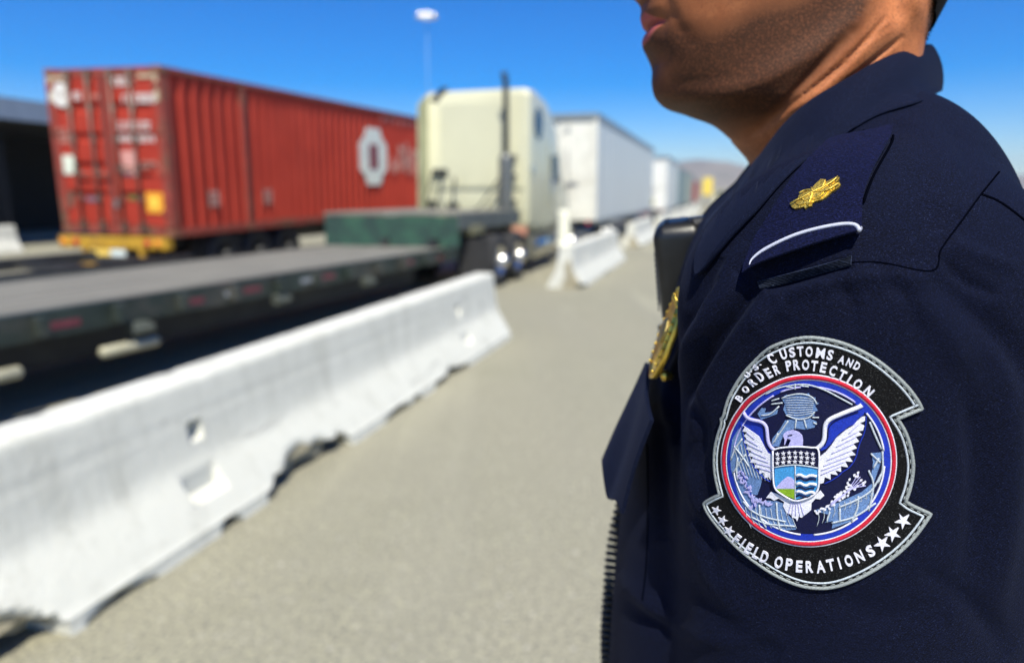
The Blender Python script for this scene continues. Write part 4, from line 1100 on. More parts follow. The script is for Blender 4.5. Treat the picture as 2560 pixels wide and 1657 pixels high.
# upper body and arms inside the clothes join head and hands into one figure
def limb(pts, rr, sgn):
    b0 = len(body.v); pts = [Vector((x + (.46 * .158 if sgn > 0 else 0) * (k / (len(pts) - 1)), YM + sgn * y, HC + z)) for k, (x, y, z) in enumerate(pts)]
    body.tube(pts, rr, 12, cap=False); return b0, b0 + (len(pts) - 1) * 12
for sgn in (-1, 1):
    a0, a1 = limb([(.240, .03, -.055), (.215, .09, -.075), (.190, .150, -.085), (.196, .160, -.22), (.205, .162, -.36), (.165, .160, -.48), (.137, .158, -.575)], [.04, .042, .05, .045, .038, .034, .026], sgn)
    hv_ = min(range(nhead + 1, a0), key=lambda i: (Vector(body.v[i]) - Vector(body.v[a1])).length)
    hv2 = min((i for i in range(nhead + 1, a0) if i != hv_), key=lambda i: (Vector(body.v[i]) - Vector(body.v[hv_])).length)
    body.f.append([a1, a1 + 1, hv_, hv2]); body.sm.append(True)
    k0 = min(range(nphi), key=lambda i: (Vector(body.v[i]) - Vector(body.v[a0])).length)
    body.f.append([a0, a0 + 1, k0, (k0 + 1) % nphi]); body.sm.append(True)
def skin_mat():
    t = NT('tanned_skin'); v = t.coord('Object')
    n1 = t.noise(v, 45, 6, .7); n2 = t.noise(v, 420, 3, .7); n3 = t.noise(v, 1500, 2, .6)
    c = t.ramp(n1, [(.3, (.38, .122, .045)), (.7, (.56, .205, .083))])
    c = t.mix(t.ramp(n2, [(.45, 0), (.7, .5)]), c, (.36, .125, .05))
    beard_and_shade = t.attr('beard_and_shade').outputs['Fac']
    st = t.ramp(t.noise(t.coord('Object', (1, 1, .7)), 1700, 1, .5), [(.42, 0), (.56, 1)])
    c = t.mix(t.math('MULTIPLY', beard_and_shade, t.math('ADD', t.math('MULTIPLY', st, .07), .86)), c, (.020, .0105, .0065))  # stubble and the face's shade both mixed in as near-black brown
    pore = t.noise(v, 700, 2, .6); c = t.mix(t.ramp(pore, [(.36, .55), (.5, 0)]), c, (.20, .07, .03))
    lip = t.attr('lip').outputs['Fac']
    c = t.mix(lip, c, (.36, .085, .080))
    hr = t.attr('buzz').outputs['Fac']
    st2 = t.ramp(t.noise(t.coord('Object', (1, 1, .5)), 900, 1, .5), [(.40, 0), (.55, 1)])
    c = t.mix(t.math('MULTIPLY', hr, t.math('ADD', t.math('MULTIPLY', st2, .5), .45)), c, (.020, .014, .010))
    t.base(c); t.set(Roughness=.62); t.b.inputs['Specular IOR Level'].default_value = .2
    t.b.inputs['Subsurface Weight'].default_value = .12; t.b.inputs['Subsurface Radius'].default_value = (.009, .003, .0015); t.b.inputs['Subsurface Scale'].default_value = .5
    t.bump(t.math('ADD', n3, n2), .16, .0006); return t.m
M_SKIN = skin_mat()
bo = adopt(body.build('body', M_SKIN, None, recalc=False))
me = bo.data; nv = len(me.vertices)
lip = np.zeros(nv); beard_and_shade = np.zeros(nv); buzz = np.zeros(nv)
ayy = np.abs(HY).ravel(); zzv = HZ.ravel(); xxv = HX.ravel(); ff = np.repeat(front[None], nl, 0).ravel()
lu = np.interp(ayy, [0, .008, .026], [.0085, .0095, .0]); ll = np.interp(ayy, [0, .012, .026], [.0105, .0095, .0])
dzm = zzv - zst
lip[:nhead] = np.where(ff & (ayy < .027), np.clip(np.minimum((lu - dzm), (dzm + ll)) / .0012 + .5, 0, 1), 0)
# beard stubble plus painted face shade: jaw, chin, upper lip, cheek to a soft line
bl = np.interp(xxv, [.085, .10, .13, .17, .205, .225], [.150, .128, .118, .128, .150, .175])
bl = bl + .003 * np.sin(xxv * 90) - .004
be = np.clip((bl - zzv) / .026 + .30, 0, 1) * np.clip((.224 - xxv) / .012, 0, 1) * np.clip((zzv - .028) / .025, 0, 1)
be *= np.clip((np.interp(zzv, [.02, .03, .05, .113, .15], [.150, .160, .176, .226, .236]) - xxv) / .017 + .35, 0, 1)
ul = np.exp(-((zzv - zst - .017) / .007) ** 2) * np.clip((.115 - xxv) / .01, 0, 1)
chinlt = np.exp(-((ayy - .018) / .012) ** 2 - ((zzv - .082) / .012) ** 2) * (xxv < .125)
soft = .34 * np.clip((.215 - xxv) / .03, 0, 1) * np.clip((zzv - .06) / .04, 0, 1)  # whole cheek darkened as painted shade, beyond the stubble
beard_and_shade[:nhead] = np.clip(np.maximum(np.maximum(be, ul * .8), soft) - .35 * chinlt, 0, 1) * (1 - lip[:nhead])
hl = np.interp(xxv, [.20, .235, .258, .268, .30], [.25, .20, .126, .100, .084])
buzz[:nhead] = np.clip((zzv - hl) / .016 + .35, 0, 1) * np.clip((xxv - .15) / .03 + (zzv > .26), 0, 1)
for nm, ar in (('lip', lip), ('beard_and_shade', beard_and_shade), ('buzz', buzz)):
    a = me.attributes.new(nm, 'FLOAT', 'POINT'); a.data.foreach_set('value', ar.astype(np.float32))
# hair: close-cropped shell with short strands
M_HAIR = simple('black_short_hair', (.008, .0065, .0055), .8, var=.3, scale=200, spec=.12)
hb = MB(); HN = get_no(me)[:nhead]; hv = get_co(me)[:nhead]
sel = ((zzv > hl + .014) & (xxv > .20) & (zzv > .10)) | ((zzv > .215) & (xxv > .125) & (zzv > np.interp(xxv, [.12, .15, .2], [.26, .24, .215])))
idx = -np.ones(nhead, int); 
fs = []; 
for f in HF:
    if all(sel[i] for i in f): fs.append(f)
used = sorted({i for f in fs for i in f}); idx[used] = np.arange(len(used))
th_ = np.clip((zzv - hl) / .05, .12, 1) * .007
hb.add([hv[i] + HN[i] * th_[i] for i in used], [[idx[i] for i in f] for f in fs], True)
rs = np.random.RandomState(11)
cand = np.nonzero((zzv > hl - .002) & (xxv > .215) & (zzv < .19) & (zzv > .08) & (HV[:, 1] < YM + .03))[0]
for i in rs.choice(cand, 5200):
    p = hv[i] + rs.normal(0, .0006, 3); n = HN[i]; ln = float(np.clip((zzv[i] - hl[i]) / .05, .12, 1)) * .008 * rs.uniform(.6, 1.2)
    dr = n * .75 + np.array([rs.normal(0, .25) + .25, rs.normal(0, .25), -.55 + rs.normal(0, .2)]); dr /= np.linalg.norm(dr)
    sd = np.cross(dr, rs.normal(0, 1, 3)); sd = sd / np.linalg.norm(sd) * .00022
    hb.add([p - sd, p + sd, p + dr * ln], [[0, 1, 2]])
adopt(hb.build('hair', M_HAIR, None, recalc=False))
for sgn in (-1, 1):
    e = MB().lathe([(0, -.011), (.006, -.0095), (.0105, -.003), (.0105, .003), (.006, .0095), (0, .011)], (.1135, YM + sgn * .032, HC + .185), 'x', 20)
    eo = adopt(e.build('eye', simple('eye_white', (.75, .72, .68), .2, var=.03), None))
    MB().lathe([(0, -.0122), (.0035, -.0118), (.0052, -.0096), (.0048, -.0088)], (.1135 , YM + sgn * .032, HC + .185), 'x', 16).build('iris', simple('brown_iris', (.03, .015, .008), .15), eo)
    eo.children[0].matrix_parent_inverse = Matrix.Translation((-.2, -YM, 0)).inverted() @ Matrix.Translation((-.2, -YM, 0))
# trousers, belt and shoes keep the figure standing on the ground
def tro_sdf(X, Y, Z):
    Ys = np.abs(Y - YM)
    d = sd_ell(X, Ys, Z, (.185, 0, .93), (.115, .165, .17))
    d = smin(d, sd_cone(X, Ys, Z, (.185, .085, .86), (.180, .095, .48), .092, .070), .03)
    d = smin(d, sd_cone(X, Ys, Z, (.180, .095, .48), (.195, .10, .09), .070, .062), .02)
    return np.maximum(np.maximum(d, Z - 1.0), .075 - Z)
ax1 = np.arange(.04, .34, .009); ay1 = np.arange(.31, .73, .009); az1 = np.arange(.05, 1.03, .010)
A, B, C_ = np.meshgrid(ax1, ay1, az1, indexing='ij', sparse=True)
v, f = surface_nets(ax1, ay1, az1, tro_sdf(A, B, C_))
adopt(linkobj('trousers', np_mesh('trousers', v, f), M_TROUSER, None))
for sgn in (-1, 1):
    ax1 = np.arange(.03, .29, .006); ay1 = np.arange(YM + sgn * .10 - .07, YM + sgn * .10 + .07, .006); az1 = np.arange(-.012, .14, .006)
    A, B, C_ = np.meshgrid(ax1, ay1, az1, indexing='ij', sparse=True); yc = YM + sgn * .10
    d = smin(sd_cone(A, B, C_, (.20, yc, .045), (.20, yc, .12), .046, .044), sd_cone(A, B, C_, (.21, yc, .035), (.085, yc, .026), .043, .036, (1, 1, .9)), .03)
    d = np.maximum(d, .002 - C_); d = np.maximum(d, C_ - .12)
    v, f = surface_nets(ax1, ay1, az1, d); adopt(linkobj('shoe', np_mesh('shoe', v, f), simple('black_leather_shoe', (.012, .012, .013), .3), None))
# --- collar: folded band of cloth, both leaves
pairs = [((2326, 114, .517), (2350, 229, .517)), ((2278, 124, .472), (2282, 262, .446)), ((2200, 153, .443), (2192, 286, .413)), ((2124, 196, .436), (2090, 346, .398)), ((2059, 232, .438), (2008, 400, .399)), ((2004, 270, .446), (1946, 458, .406)), ((1950, 324, .460), (1893, 520, .418)), ((1905, 386, .480), (1852, 563, .431)), ((1866, 430, .496), (1815, 603, .444)), ((1822, 495, .503), (1782, 645, .460)), ((1774, 537, .503), (1761, 674, .476)), ((1745, 605, .495), (1746, 686, .484)), ((1737, 650, .489), (1739, 684, .486))]
TT = spl([P(*a) for a, b in pairs], 60); BB = spl([P(*b) for a, b in pairs], 60)
def collar_half(sgn):
    secs = []
    for i in range(60):
        T, B = TT[i].copy(), BB[i].copy()
        ax3 = np.array([.235, YM, 0]); o = np.array([T[0] - ax3[0], T[1] - ax3[1], 0]); o /= np.linalg.norm(o)
        q = i / 59; close = np.clip((1 - q) / .12, 0.15, 1)
        e = B - T; nrm = np.cross(TT[min(i + 1, 59)] - TT[max(i - 1, 0)], e); nrm /= (np.linalg.norm(nrm) + 1e-9)
        if nrm @ o < 0: nrm = -nrm
        th = .0016
        ringp = [T - o * .0035 + np.array([0, 0, -.020]) * close, T - o * .0030 + np.array([0, 0, -.004]), T - o * .0012 + np.array([0, 0, .0010]), T + o * .0012 + np.array([0, 0, .0006])]
        for s in (.10, .3, .5, .7, .86, .95): ringp.append(T + e * s + nrm * (.0034 * math.sin(PI * s) ** .7 * close + .0012))
        ringp += [B + nrm * .0016, B + nrm * .0002, B - nrm * .0014]
        for s in (.9, .6, .25): ringp.append(T + e * s + nrm * (.0034 * math.sin(PI * s) ** .7 * close - th * 1.2))
        ringp.append(T - o * .0001 + np.array([0, 0, -.006]) * close)
        ringp = np.array(ringp)
        for q_ in range(4, 16):                   # keep the leaf just outside the cloth below it
            v_ = Vector(ringp[q_]) - CAMP; hit, hn, _i, hd_ = SHIRT_BVH.ray_cast(CAMP, v_.normalized())
            gap = (.0034, .0032, .0034, .0040, .0054, .0062, .0066, .0050, .0034, .0030, .0016, .0010)[q_ - 4]
            if hit is not None and hd_ < v_.length + gap: ringp[q_] = np.array(CAMP + v_.normalized() * (hd_ - gap))
        if sgn > 0:
            ringp[:, 1] = 2 * YM - ringp[:, 1]; ringp[:, 0] += .55 * np.maximum(ringp[:, 1] - YM, 0) * np.clip((.245 - ringp[:, 0]) / .05, 0, 1)
        secs.append(ringp)
    SS = np.array(secs)
    for _ in range(3): SS[1:-1] = SS[1:-1] * .5 + (SS[:-2] + SS[2:]) * .25
    secs = list(SS); m = len(secs[0]); vs = np.concatenate(secs)
    fs = [[i * m + k, i * m + (k + 1) % m, (i + 1) * m + (k + 1) % m, (i + 1) * m + k] for i in range(59) for k in range(m)]
    fs.append([59 * m + k for k in range(m)])
    return vs, fs
cm = MB()
for s_ in (-1, 1): cm.add(*collar_half(s_), True)
adopt(cm.build('collar', M_COLLAR, None))
# =================================================================== UNIFORM TRIM laid on the cloth
def sheet(left, right, nu, nv, off, thick, name, mat, parent=None, smooth=True):
    """cloth tab between two photo polylines (bottom to top), raised off(u,v) metres over the shirt"""
    Lp, Rp = spl(left, nv), spl(right, nv)
    G1 = []; G2 = []
    for j in range(nv):
        for i in range(nu):
            u = i / (nu - 1); v = j / (nv - 1)
            x, y = Lp[j] * (1 - u) + Rp[j] * u
            p, n = cast_near(x, y)
            o = off(u, v)
            G1.append(p + n * o); G2.append(p + n * (o - thick))
    # light smoothing so that the tab bridges the folds below it
    def lap(G, it):
        A = np.array([tuple(g) for g in G]).reshape(nv, nu, 3)
        for _ in range(it):
            Bq = A.copy(); Bq[1:-1, 1:-1] = (A[:-2, 1:-1] + A[2:, 1:-1] + A[1:-1, :-2] + A[1:-1, 2:]) / 4
            Bq[0, 1:-1] = (A[0, :-2] + A[0, 2:]) / 2 * .5 + A[0, 1:-1] * .5; Bq[-1, 1:-1] = (A[-1, :-2] + A[-1, 2:]) / 2 * .5 + A[-1, 1:-1] * .5
            Bq[1:-1, 0] = (A[:-2, 0] + A[2:, 0]) / 4 + A[1:-1, 0] * .5; Bq[1:-1, -1] = (A[:-2, -1] + A[2:, -1]) / 4 + A[1:-1, -1] * .5
            A = Bq
        return [tuple(q) for q in A.reshape(-1, 3)]
    G1, G2 = lap(G1, 6), lap(G2, 6)
    n = nu * nv; m = MB()
    fs = [[j * nu + i, j * nu + i + 1, (j + 1) * nu + i + 1, (j + 1) * nu + i] for j in range(nv - 1) for i in range(nu - 1)]
    fs += [[n + q for q in f[::-1]] for f in fs]
    rim = [i for i in range(nu)] + [j * nu + nu - 1 for j in range(1, nv)] + [(nv - 1) * nu + i for i in range(nu - 2, -1, -1)] + [j * nu for j in range(nv - 2, 0, -1)]
    for a, b in zip(rim, rim[1:] + rim[:1]): fs.append([b, a, n + a, n + b])
    m.add(G1 + G2, fs, True); o = m.build(name, mat, parent); o.data.set_sharp_from_angle(angle=math.radians(50)); return o
def drape(u, v):
    return .0024 + .0060 * max(0, 1 - v * 2.6) ** 1.5 + .0012 * math.sin(PI * u) + .0034 * max(0, u - .55) / .45 * min(1, v * 2.5)
epl = [(1876, 682), (1878, 655), (1893, 603), (1913, 565), (1937, 527), (1965, 478), (2004, 426), (2040, 388), (2078, 352)]
epr = [(2145, 594), (2150, 572), (2151, 540), (2154, 506), (2168, 466), (2186, 428), (2205, 394), (2222, 364), (2230, 338)]
strap = adopt(sheet(epl, epr, 26, 40, drape, .0018, 'shoulder_strap', M_STRAP))
SME = strap.data; ST_BVH = BVHTree.FromPolygons([tuple(v.co) for v in SME.vertices], [tuple(p.vertices) for p in SME.polygons])
def on_strap(x, y, off):
    p, n = cast(x, y, ST_BVH)
    if p is None: p, n = cast_near(x, y); return p + n * (off + .003)
    return p + n * off
M_CORD = simple('silver_white_cord', (.52, .54, .66), .45, var=.12, scale=900, bump=.3)
pip = spl([(1873, 662), (1880, 648), (1903, 629), (1945, 606), (1995, 585), (2050, 570), (2100, 561), (2132, 561), (2146, 570), (2149, 585)], 60)
pr = [.0002 + .00068 * min(1, i / 14, (59 - i) / 3 + .3) for i in range(60)]
adopt(MB().tube([on_strap(x, y, .0000) for x, y in pip], pr, 10).build('silver_piping', M_CORD, None))
for pts in ([(2232, 345), (2226, 366), (2190, 430), (2172, 470), (2158, 510)], [(2158, 333), (2190, 336), (2226, 341)]): adopt(line_on(pts, .0006, 'strap_shade_and_stitch', M_SEAM_SHADE, None, .0012))  # dark tubes: painted shade down the right edge, stitches across the top
kp = adopt(sheet([(1905, 724), (1898, 702)], [(2130, 664), (2130, 640)], 24, 5, lambda u, v: .0016, .0014, 'strap_keeper', fabric('keeper_webbing', (.006, .0085, .016), 1.0, 700, sheen=.2)))
# oak leaf rank device
def decal_bm(bm2, posf, off, thick, name, mat, parent=None, step=None, jit=0.0):
    """flat 2D bmesh (photo pixels) -> raised piece on the cloth"""
    if step:
        xs_ = [v.co.x for v in bm2.verts]; ys_ = [v.co.y for v in bm2.verts]
        x = math.floor(min(xs_) / step) * step + step
        while x < max(xs_): bmesh.ops.bisect_plane(bm2, geom=list(bm2.verts) + list(bm2.edges) + list(bm2.faces), plane_co=(x, 0, 0), plane_no=(1, 0, 0)); x += step
        y = math.floor(min(ys_) / step) * step + step
        while y < max(ys_): bmesh.ops.bisect_plane(bm2, geom=list(bm2.verts) + list(bm2.edges) + list(bm2.faces), plane_co=(0, y, 0), plane_no=(0, 1, 0)); y += step
    bm2.verts.index_update()
    top = []; low = []
    for v in bm2.verts:
        a, b = posf(v.co.x, v.co.y)
        top.append(tuple(a + b * off)); low.append(tuple(a + b * (off - thick)))
    n = len(top); fs = [[v.index for v in f.verts] for f in bm2.faces]
    for e in bm2.edges:
        if len(e.link_faces) == 1: fs.append([e.verts[0].index, e.verts[1].index, n + e.verts[1].index, n + e.verts[0].index])
    bm2.free()
    m = MB().add(top + low, fs); o = m.build(name, mat, parent); return o
def poly_bm(polys):
    bm2 = bmesh.new()
    for p in polys:
        vs = [bm2.verts.new((x, y, 0)) for x, y in p]; bm2.faces.new(vs)
    return bm2
def strap_pos(x, y):
    p, n = cast(x, y, ST_BVH)
    if p is None: return cast_near(x, y)
    return p, n
leaf = [(470, 860), (500, 835), (560, 800), (555, 790), (580, 745), (640, 715), (690, 710), (720, 670), (780, 615), (820, 618), (838, 640), (880, 620), (950, 590), (972, 600), (960, 630), (930, 650), (975, 655), (985, 670), (960, 700), (890, 745), (850, 785), (800, 820), (740, 835), (700, 850), (690, 885), (655, 890), (625, 915), (615, 890), (560, 905), (520, 912), (490, 895)]
LF = lambda p: (1860 + p[0] / 4.0525, 300 + p[1] / 4.0525)
def gold_mat(name, rough, bs, col=(.92, .66, .13)):
    t = NT(name); v = t.coord('Object'); n = t.noise(v, 900, 3, .7); n2 = t.noise(v, 160, 3, .6)
    t.base(t.ramp(n2, [(.3, [c * .62 for c in col]), (.7, col)])); t.set(Metallic=1.0, Roughness=rough); t.bump(n, bs, .0012); return t.m
M_LEAFG = gold_mat('gold_embroidery', .42, .3); M_GOLD = gold_mat('polished_gold', .40, .10, (.95, .66, .12))
lp_ = [LF(p) for p in leaf]; cxl = sum(p[0] for p in lp_) / len(lp_); cyl = sum(p[1] for p in lp_) / len(lp_)
oak = adopt(decal_bm(poly_bm([lp_]), strap_pos, .0010, .0012, 'oak_leaf_insignia', M_LEAFG, None, 9))
for s_, h_ in ((.8, .0015), (.55, .0019)):
    decal_bm(poly_bm([[(cxl + (x - cxl) * s_, cyl + (y - cyl) * s_) for x, y in lp_]]), strap_pos, h_, .0008, 'leaf_relief', M_LEAFG, oak, 9)
for pts in ([(485, 870), (600, 815), (700, 760), (800, 715), (900, 660), (960, 605)], [(690, 715), (700, 760), (690, 800), (665, 880)], [(830, 640), (800, 715)], [(700, 760), (850, 740), (975, 668)], [(570, 770), (640, 740), (720, 760)]):
    q = [LF(p) for p in spl(pts, 12)]; MB().tube([on_strap(x, y, .0021) for x, y in q], .00035, 6).build('leaf_vein', M_LEAFG, oak)

# ------------------------------------------------------------------ embroidered shoulder patch
def emb(name, col, var=.22, rough=.55, sheen=.3, sc=1400):
    t = NT(name); v = t.coord('Object'); n = t.noise(t.coord('Object', (1, 1, 2.2), (0, .6, 0)), sc, 2, .6); n2 = t.noise(v, 260, 3, .6)
    c = t.ramp(n, [(.36, [x * (1 - 1.5 * var) for x in col]), (.64, [min(1, x * (1 + var)) for x in col])])
    c = t.mix(t.ramp(n2, [(.35, 0), (.7, .35)]), c, [x * .7 for x in col])
    t.base(c); t.set(Roughness=rough); t.b.inputs['Sheen Weight'].default_value = 0.0; t.b.inputs['Specular IOR Level'].default_value = .2; t.bump(n, .6, .0007); return t.m
def emb_black():
    t = NT('black_patch_twill'); n = t.noise(t.coord('Object', (1, 1, 1.8), (0, .5, 0)), 1500, 1, .5)
    c = t.ramp(n, [(.46, (.0025, .0025, .003)), (.64, (.006, .006, .0065)), (.76, (.075, .078, .08))])
    t.base(c); t.set(Roughness=.7); t.b.inputs['Specular IOR Level'].default_value = .12; t.bump(n, .5, .0006); return t.m
E_BLACK = emb_black(); E_SILV = emb('silver_merrow_thread', (.30, .33, .33)); E_PALE = emb('pale_inner_thread', (.52, .58, .64)); E_WHITE = emb('white_thread', (.78, .78, .90), .16); E_LAV = emb('lavender_thread', (.50, .48, .84), .15)
E_RED = emb('red_thread', (.56, .012, .035)); E_BLUE = emb('royal_blue_thread', (.010, .035, .42)); E_NAVY = emb('navy_thread', (.002, .004, .040)); E_LB = emb('pale_blue_thread', (.14, .25, .50), .42, sc=2300); E_SKY = emb('sky_blue_thread', (.06, .32, .68)); E_GREEN = emb('leaf_green_thread', (.24, .42, .02)); E_DGREY = emb('dark_grey_thread', (.06, .065, .065))
QA = lambda p: (1740 + p[0] / 2.2, 800 + p[1] / 2.2)
QB = lambda p: (1800 + p[0] / 3.581, 900 + p[1] / 3.581)
outl = [(610, 85), (700, 92), (800, 115), (900, 155), (1000, 215), (1090, 290), (1160, 360), (1212, 430), (1240, 486), (1225, 490), (1108, 540), (1140, 590), (1165, 650), (1185, 730), (1192, 800), (1182, 880), (1167, 940), (1150, 985), (1175, 1005), (1287, 1055), (1250, 1115), (1190, 1195), (1110, 1275), (1020, 1343), (920, 1402), (820, 1446), (720, 1469), (620, 1468), (520, 1440), (420, 1390), (320, 1322), (230, 1246), (150, 1160), (95, 1090), (60, 1035), (50, 1003), (70, 988), (137, 952), (117, 870), (108, 790), (112, 700), (130, 620), (152, 562), (145, 537), (160, 525), (180, 445), (210, 372), (250, 302), (300, 238), (360, 187), (430, 138), (520, 100)]
def rounded(poly):
    q = []
    n_ = len(poly)
    for i in range(n_):
        a, b, c = np.array(poly[i - 1], float), np.array(poly[i], float), np.array(poly[(i + 1) % n_], float)
        e1, e2 = (b - a) / np.linalg.norm(b - a), (c - b) / np.linalg.norm(c - b)
        if e1 @ e2 < .80: q.append(tuple(b))
        else: q += [tuple(b * .75 + a * .25 if np.linalg.norm(b - a) < 400 else b), tuple(b * .75 + c * .25)]
    return q
out_n = rounded(rounded([QA(p) for p in outl]))
def inset(poly, d0):
    n = len(poly); out = []
    cx = sum(p[0] for p in poly) / n; cy = sum(p[1] for p in poly) / n
    A = sum(poly[i][0] * poly[(i + 1) % n][1] - poly[(i + 1) % n][0] * poly[i][1] for i in range(n)); sg = 1 if A > 0 else -1
    for i in range(n):
        a = np.array(poly[i - 1]); b = np.array(poly[i]); c = np.array(poly[(i + 1) % n])
        e1 = b - a; e2 = c - b; e1 = e1 / np.linalg.norm(e1); e2 = e2 / np.linalg.norm(e2)
        d = d0 * (.52 + .48 * min(1, max(0, (b[0] - 1785) / 110)))
        n1 = np.array([-e1[1], e1[0]]) * sg; n2 = np.array([-e2[1], e2[0]]) * sg
        m_ = n1 + n2; m_ = m_ / max(.35, np.linalg.norm(m_)); k = d / max(.5, m_ @ n1)
        out.append(tuple(b + m_ * k))
    return out
def ppos(x, y): return cast_near(x, y)
B0 = .0016
patch = adopt(decal_bm(poly_bm([out_n]), ppos, B0, .0018, 'shoulder_patch', E_BLACK, None, 13))
def cord(pts, r, mat, name, off, closed=False, seg=8, n=None, smooth=True):
    """embroidered cord through photo points"""
    if smooth: q = spl(list(pts) + ([pts[0]] if closed else []), n or max(6, int(sum(math.dist(a, b) for a, b in zip(pts, pts[1:])) / 6)))
    else:
        q = []
        P2 = list(pts) + ([pts[0]] if closed else [])
        for a, b in zip(P2, P2[1:]):
            k = max(1, int(math.dist(a, b) / 7))
            for i in range(k): q.append((a[0] + (b[0] - a[0]) * i / k, a[1] + (b[1] - a[1]) * i / k))
        q.append(P2[-1])
    if closed: q = q[:-1]
    P3 = []
    for x, y in q:
        p, nn = cast_near(x, y); P3.append(p + nn * off)
    return MB().tube(P3, r, seg, closed=closed).build(name, mat, patch)
cord(inset(out_n, 2.5), .00085, E_SILV, 'border_cord', B0 - .0001, True, smooth=False)

cord(inset(out_n, 15.0), .00048, E_PALE, 'inner_border_cord', B0, True, smooth=False)
ib = inset(out_n, 9.0); stm = MB(); acc_ = 0
ibq = []
for a, b in zip(ib, ib[1:] + ib[:1]):
    k = max(1, int(math.dist(a, b) / 3)); ibq += [(a[0] + (b[0] - a[0]) * i / k, a[1] + (b[1] - a[1]) * i / k) for i in range(k)]
i = 0
while i < len(ibq) - 4:
    pts = []
    for j in (i, i + 2, i + 3):
        p, nn = cast_near(*ibq[j]); pts.append(p + nn * (B0 + .0002))
    stm.tube(pts, .00022, 5); i += 6
stm.build('border_stitching', E_SILV, patch)
# ring
CXn, CYn = 2022.8, 1147.8
def circ(r, n=120, a0=0, a1=360): return [(CXn + r * math.cos(math.radians(a0 + (a1 - a0) * i / n)), CYn + r * math.sin(math.radians(a0 + (a1 - a0) * i / n))) for i in range(n + (a1 - a0 < 360))]
def annulus(r0, r1, name, mat, off, parent=patch):
    bm2 = bmesh.new(); n = 96
    a = [bm2.verts.new((CXn + r0 * math.cos(2 * PI * i / n), CYn + r0 * math.sin(2 * PI * i / n), 0)) for i in range(n)]
    b = [bm2.verts.new((CXn + r1 * math.cos(2 * PI * i / n), CYn + r1 * math.sin(2 * PI * i / n), 0)) for i in range(n)]
    for i in range(n): bm2.faces.new([a[i], b[i], b[(i + 1) % n], a[(i + 1) % n]])
    return decal_bm(bm2, ppos, off, .0006, name, mat, parent)
ringo = cord(circ(207.6), .00098, E_RED, 'red_ring', B0 + .0001, True)
cord(circ(213.6), .00036, E_WHITE, 'white_ring', B0 + .0001, True); cord(circ(201.4), .00034, E_WHITE, 'white_ring', B0 + .0001, True)
annulus(183, 199, 'blue_ring', E_BLUE, B0 + .0004)
disc = decal_bm(poly_bm([circ(184, 90)]), ppos, B0 + .0002, .0004, 'globe_field', E_NAVY, patch, 14)
for a0, a1 in ((-175, -118), (-112, -96), (-84, -52), (-40, -8), (4, 40), (50, 86), (96, 130), (142, 172)): cord(circ(184.5, 30, a0, a1), .0004, E_WHITE if a0 > -60 else E_LAV, 'globe_edge', B0 + .0004)
def dq(pts, mat, name, lv, thick=.0005): return decal_bm(poly_bm([[QB(p) for p in pts]]), ppos, B0 + .0002 + .00022 * lv, thick, name, mat, patch, 12)
def cq(pts, w, mat, name, lv, seg=6): return cord([QB(p) for p in pts], w * .5 * .000049, mat, name, B0 + .0002 + .00022 * lv, seg=seg)
# globe land and graticule
dq([(112, 850), (130, 700), (185, 600), (225, 620), (250, 740), (290, 900), (340, 960), (400, 1010), (380, 1110), (350, 1195), (300, 1190), (215, 1150), (185, 1200), (150, 1080), (118, 960)], E_LB, 'globe_land', 1)
dq([(185, 1200), (215, 1150), (300, 1190), (400, 1255), (440, 1245), (520, 1250), (575, 1270), (600, 1350), (670, 1420), (690, 1500), (560, 1512), (420, 1462), (290, 1385), (220, 1290)], E_LB, 'globe_land', 1)
dq([(850, 1330), (980, 1290), (1100, 1240), (1260, 1165), (1370, 1070), (1420, 920), (1440, 810), (1345, 820), (1360, 900), (1340, 1040), (1370, 1190), (1290, 1320), (1180, 1420), (1000, 1490), (1010, 1420), (940, 1440), (980, 1370)], E_LB, 'globe_land', 1)
sun_ = [(560, 330), (600, 300), (640, 308), (690, 285), (740, 300), (800, 285), (815, 318), (860, 325), (850, 360), (888, 375), (855, 400), (880, 440), (845, 450), (850, 490), (800, 485), (740, 512), (660, 502), (600, 478), (575, 430), (590, 380)]
dq(sun_, E_LB, 'globe_land', 1)
dq([(470, 760), (480, 690), (550, 600), (590, 530), (680, 510), (800, 505), (870, 540), (850, 590), (770, 610), (700, 600), (640, 610), (590, 650), (560, 700), (540, 760)], E_LB, 'globe_land', 1)
dq([(345, 465), (380, 415), (420, 420), (410, 460), (470, 450), (530, 430), (520, 470), (440, 500), (380, 520)], E_LB, 'globe_land', 1)
for pts in ([(560, 330), (640, 300), (740, 290), (830, 320), (870, 380)], [(600, 480), (700, 515), (800, 500), (850, 450)], [(480, 740), (560, 620), (620, 530)], [(530, 640), (500, 720)], [(690, 520), (680, 600)], [(760, 520), (780, 595)], [(830, 500), (890, 500)], [(840, 545), (870, 560)],
            [(470, 350), (540, 330)], [(470, 380), (570, 370)], [(410, 290), (520, 240), (640, 215), (760, 205), (860, 225), (960, 265), (1080, 330), (1180, 385)], [(380, 480), (460, 470), (540, 400)], [(680, 200), (680, 250)], [(600, 225), (660, 235)], [(720, 215), (800, 225)]): cq(pts, 14, E_PALE, 'graticule', 2)
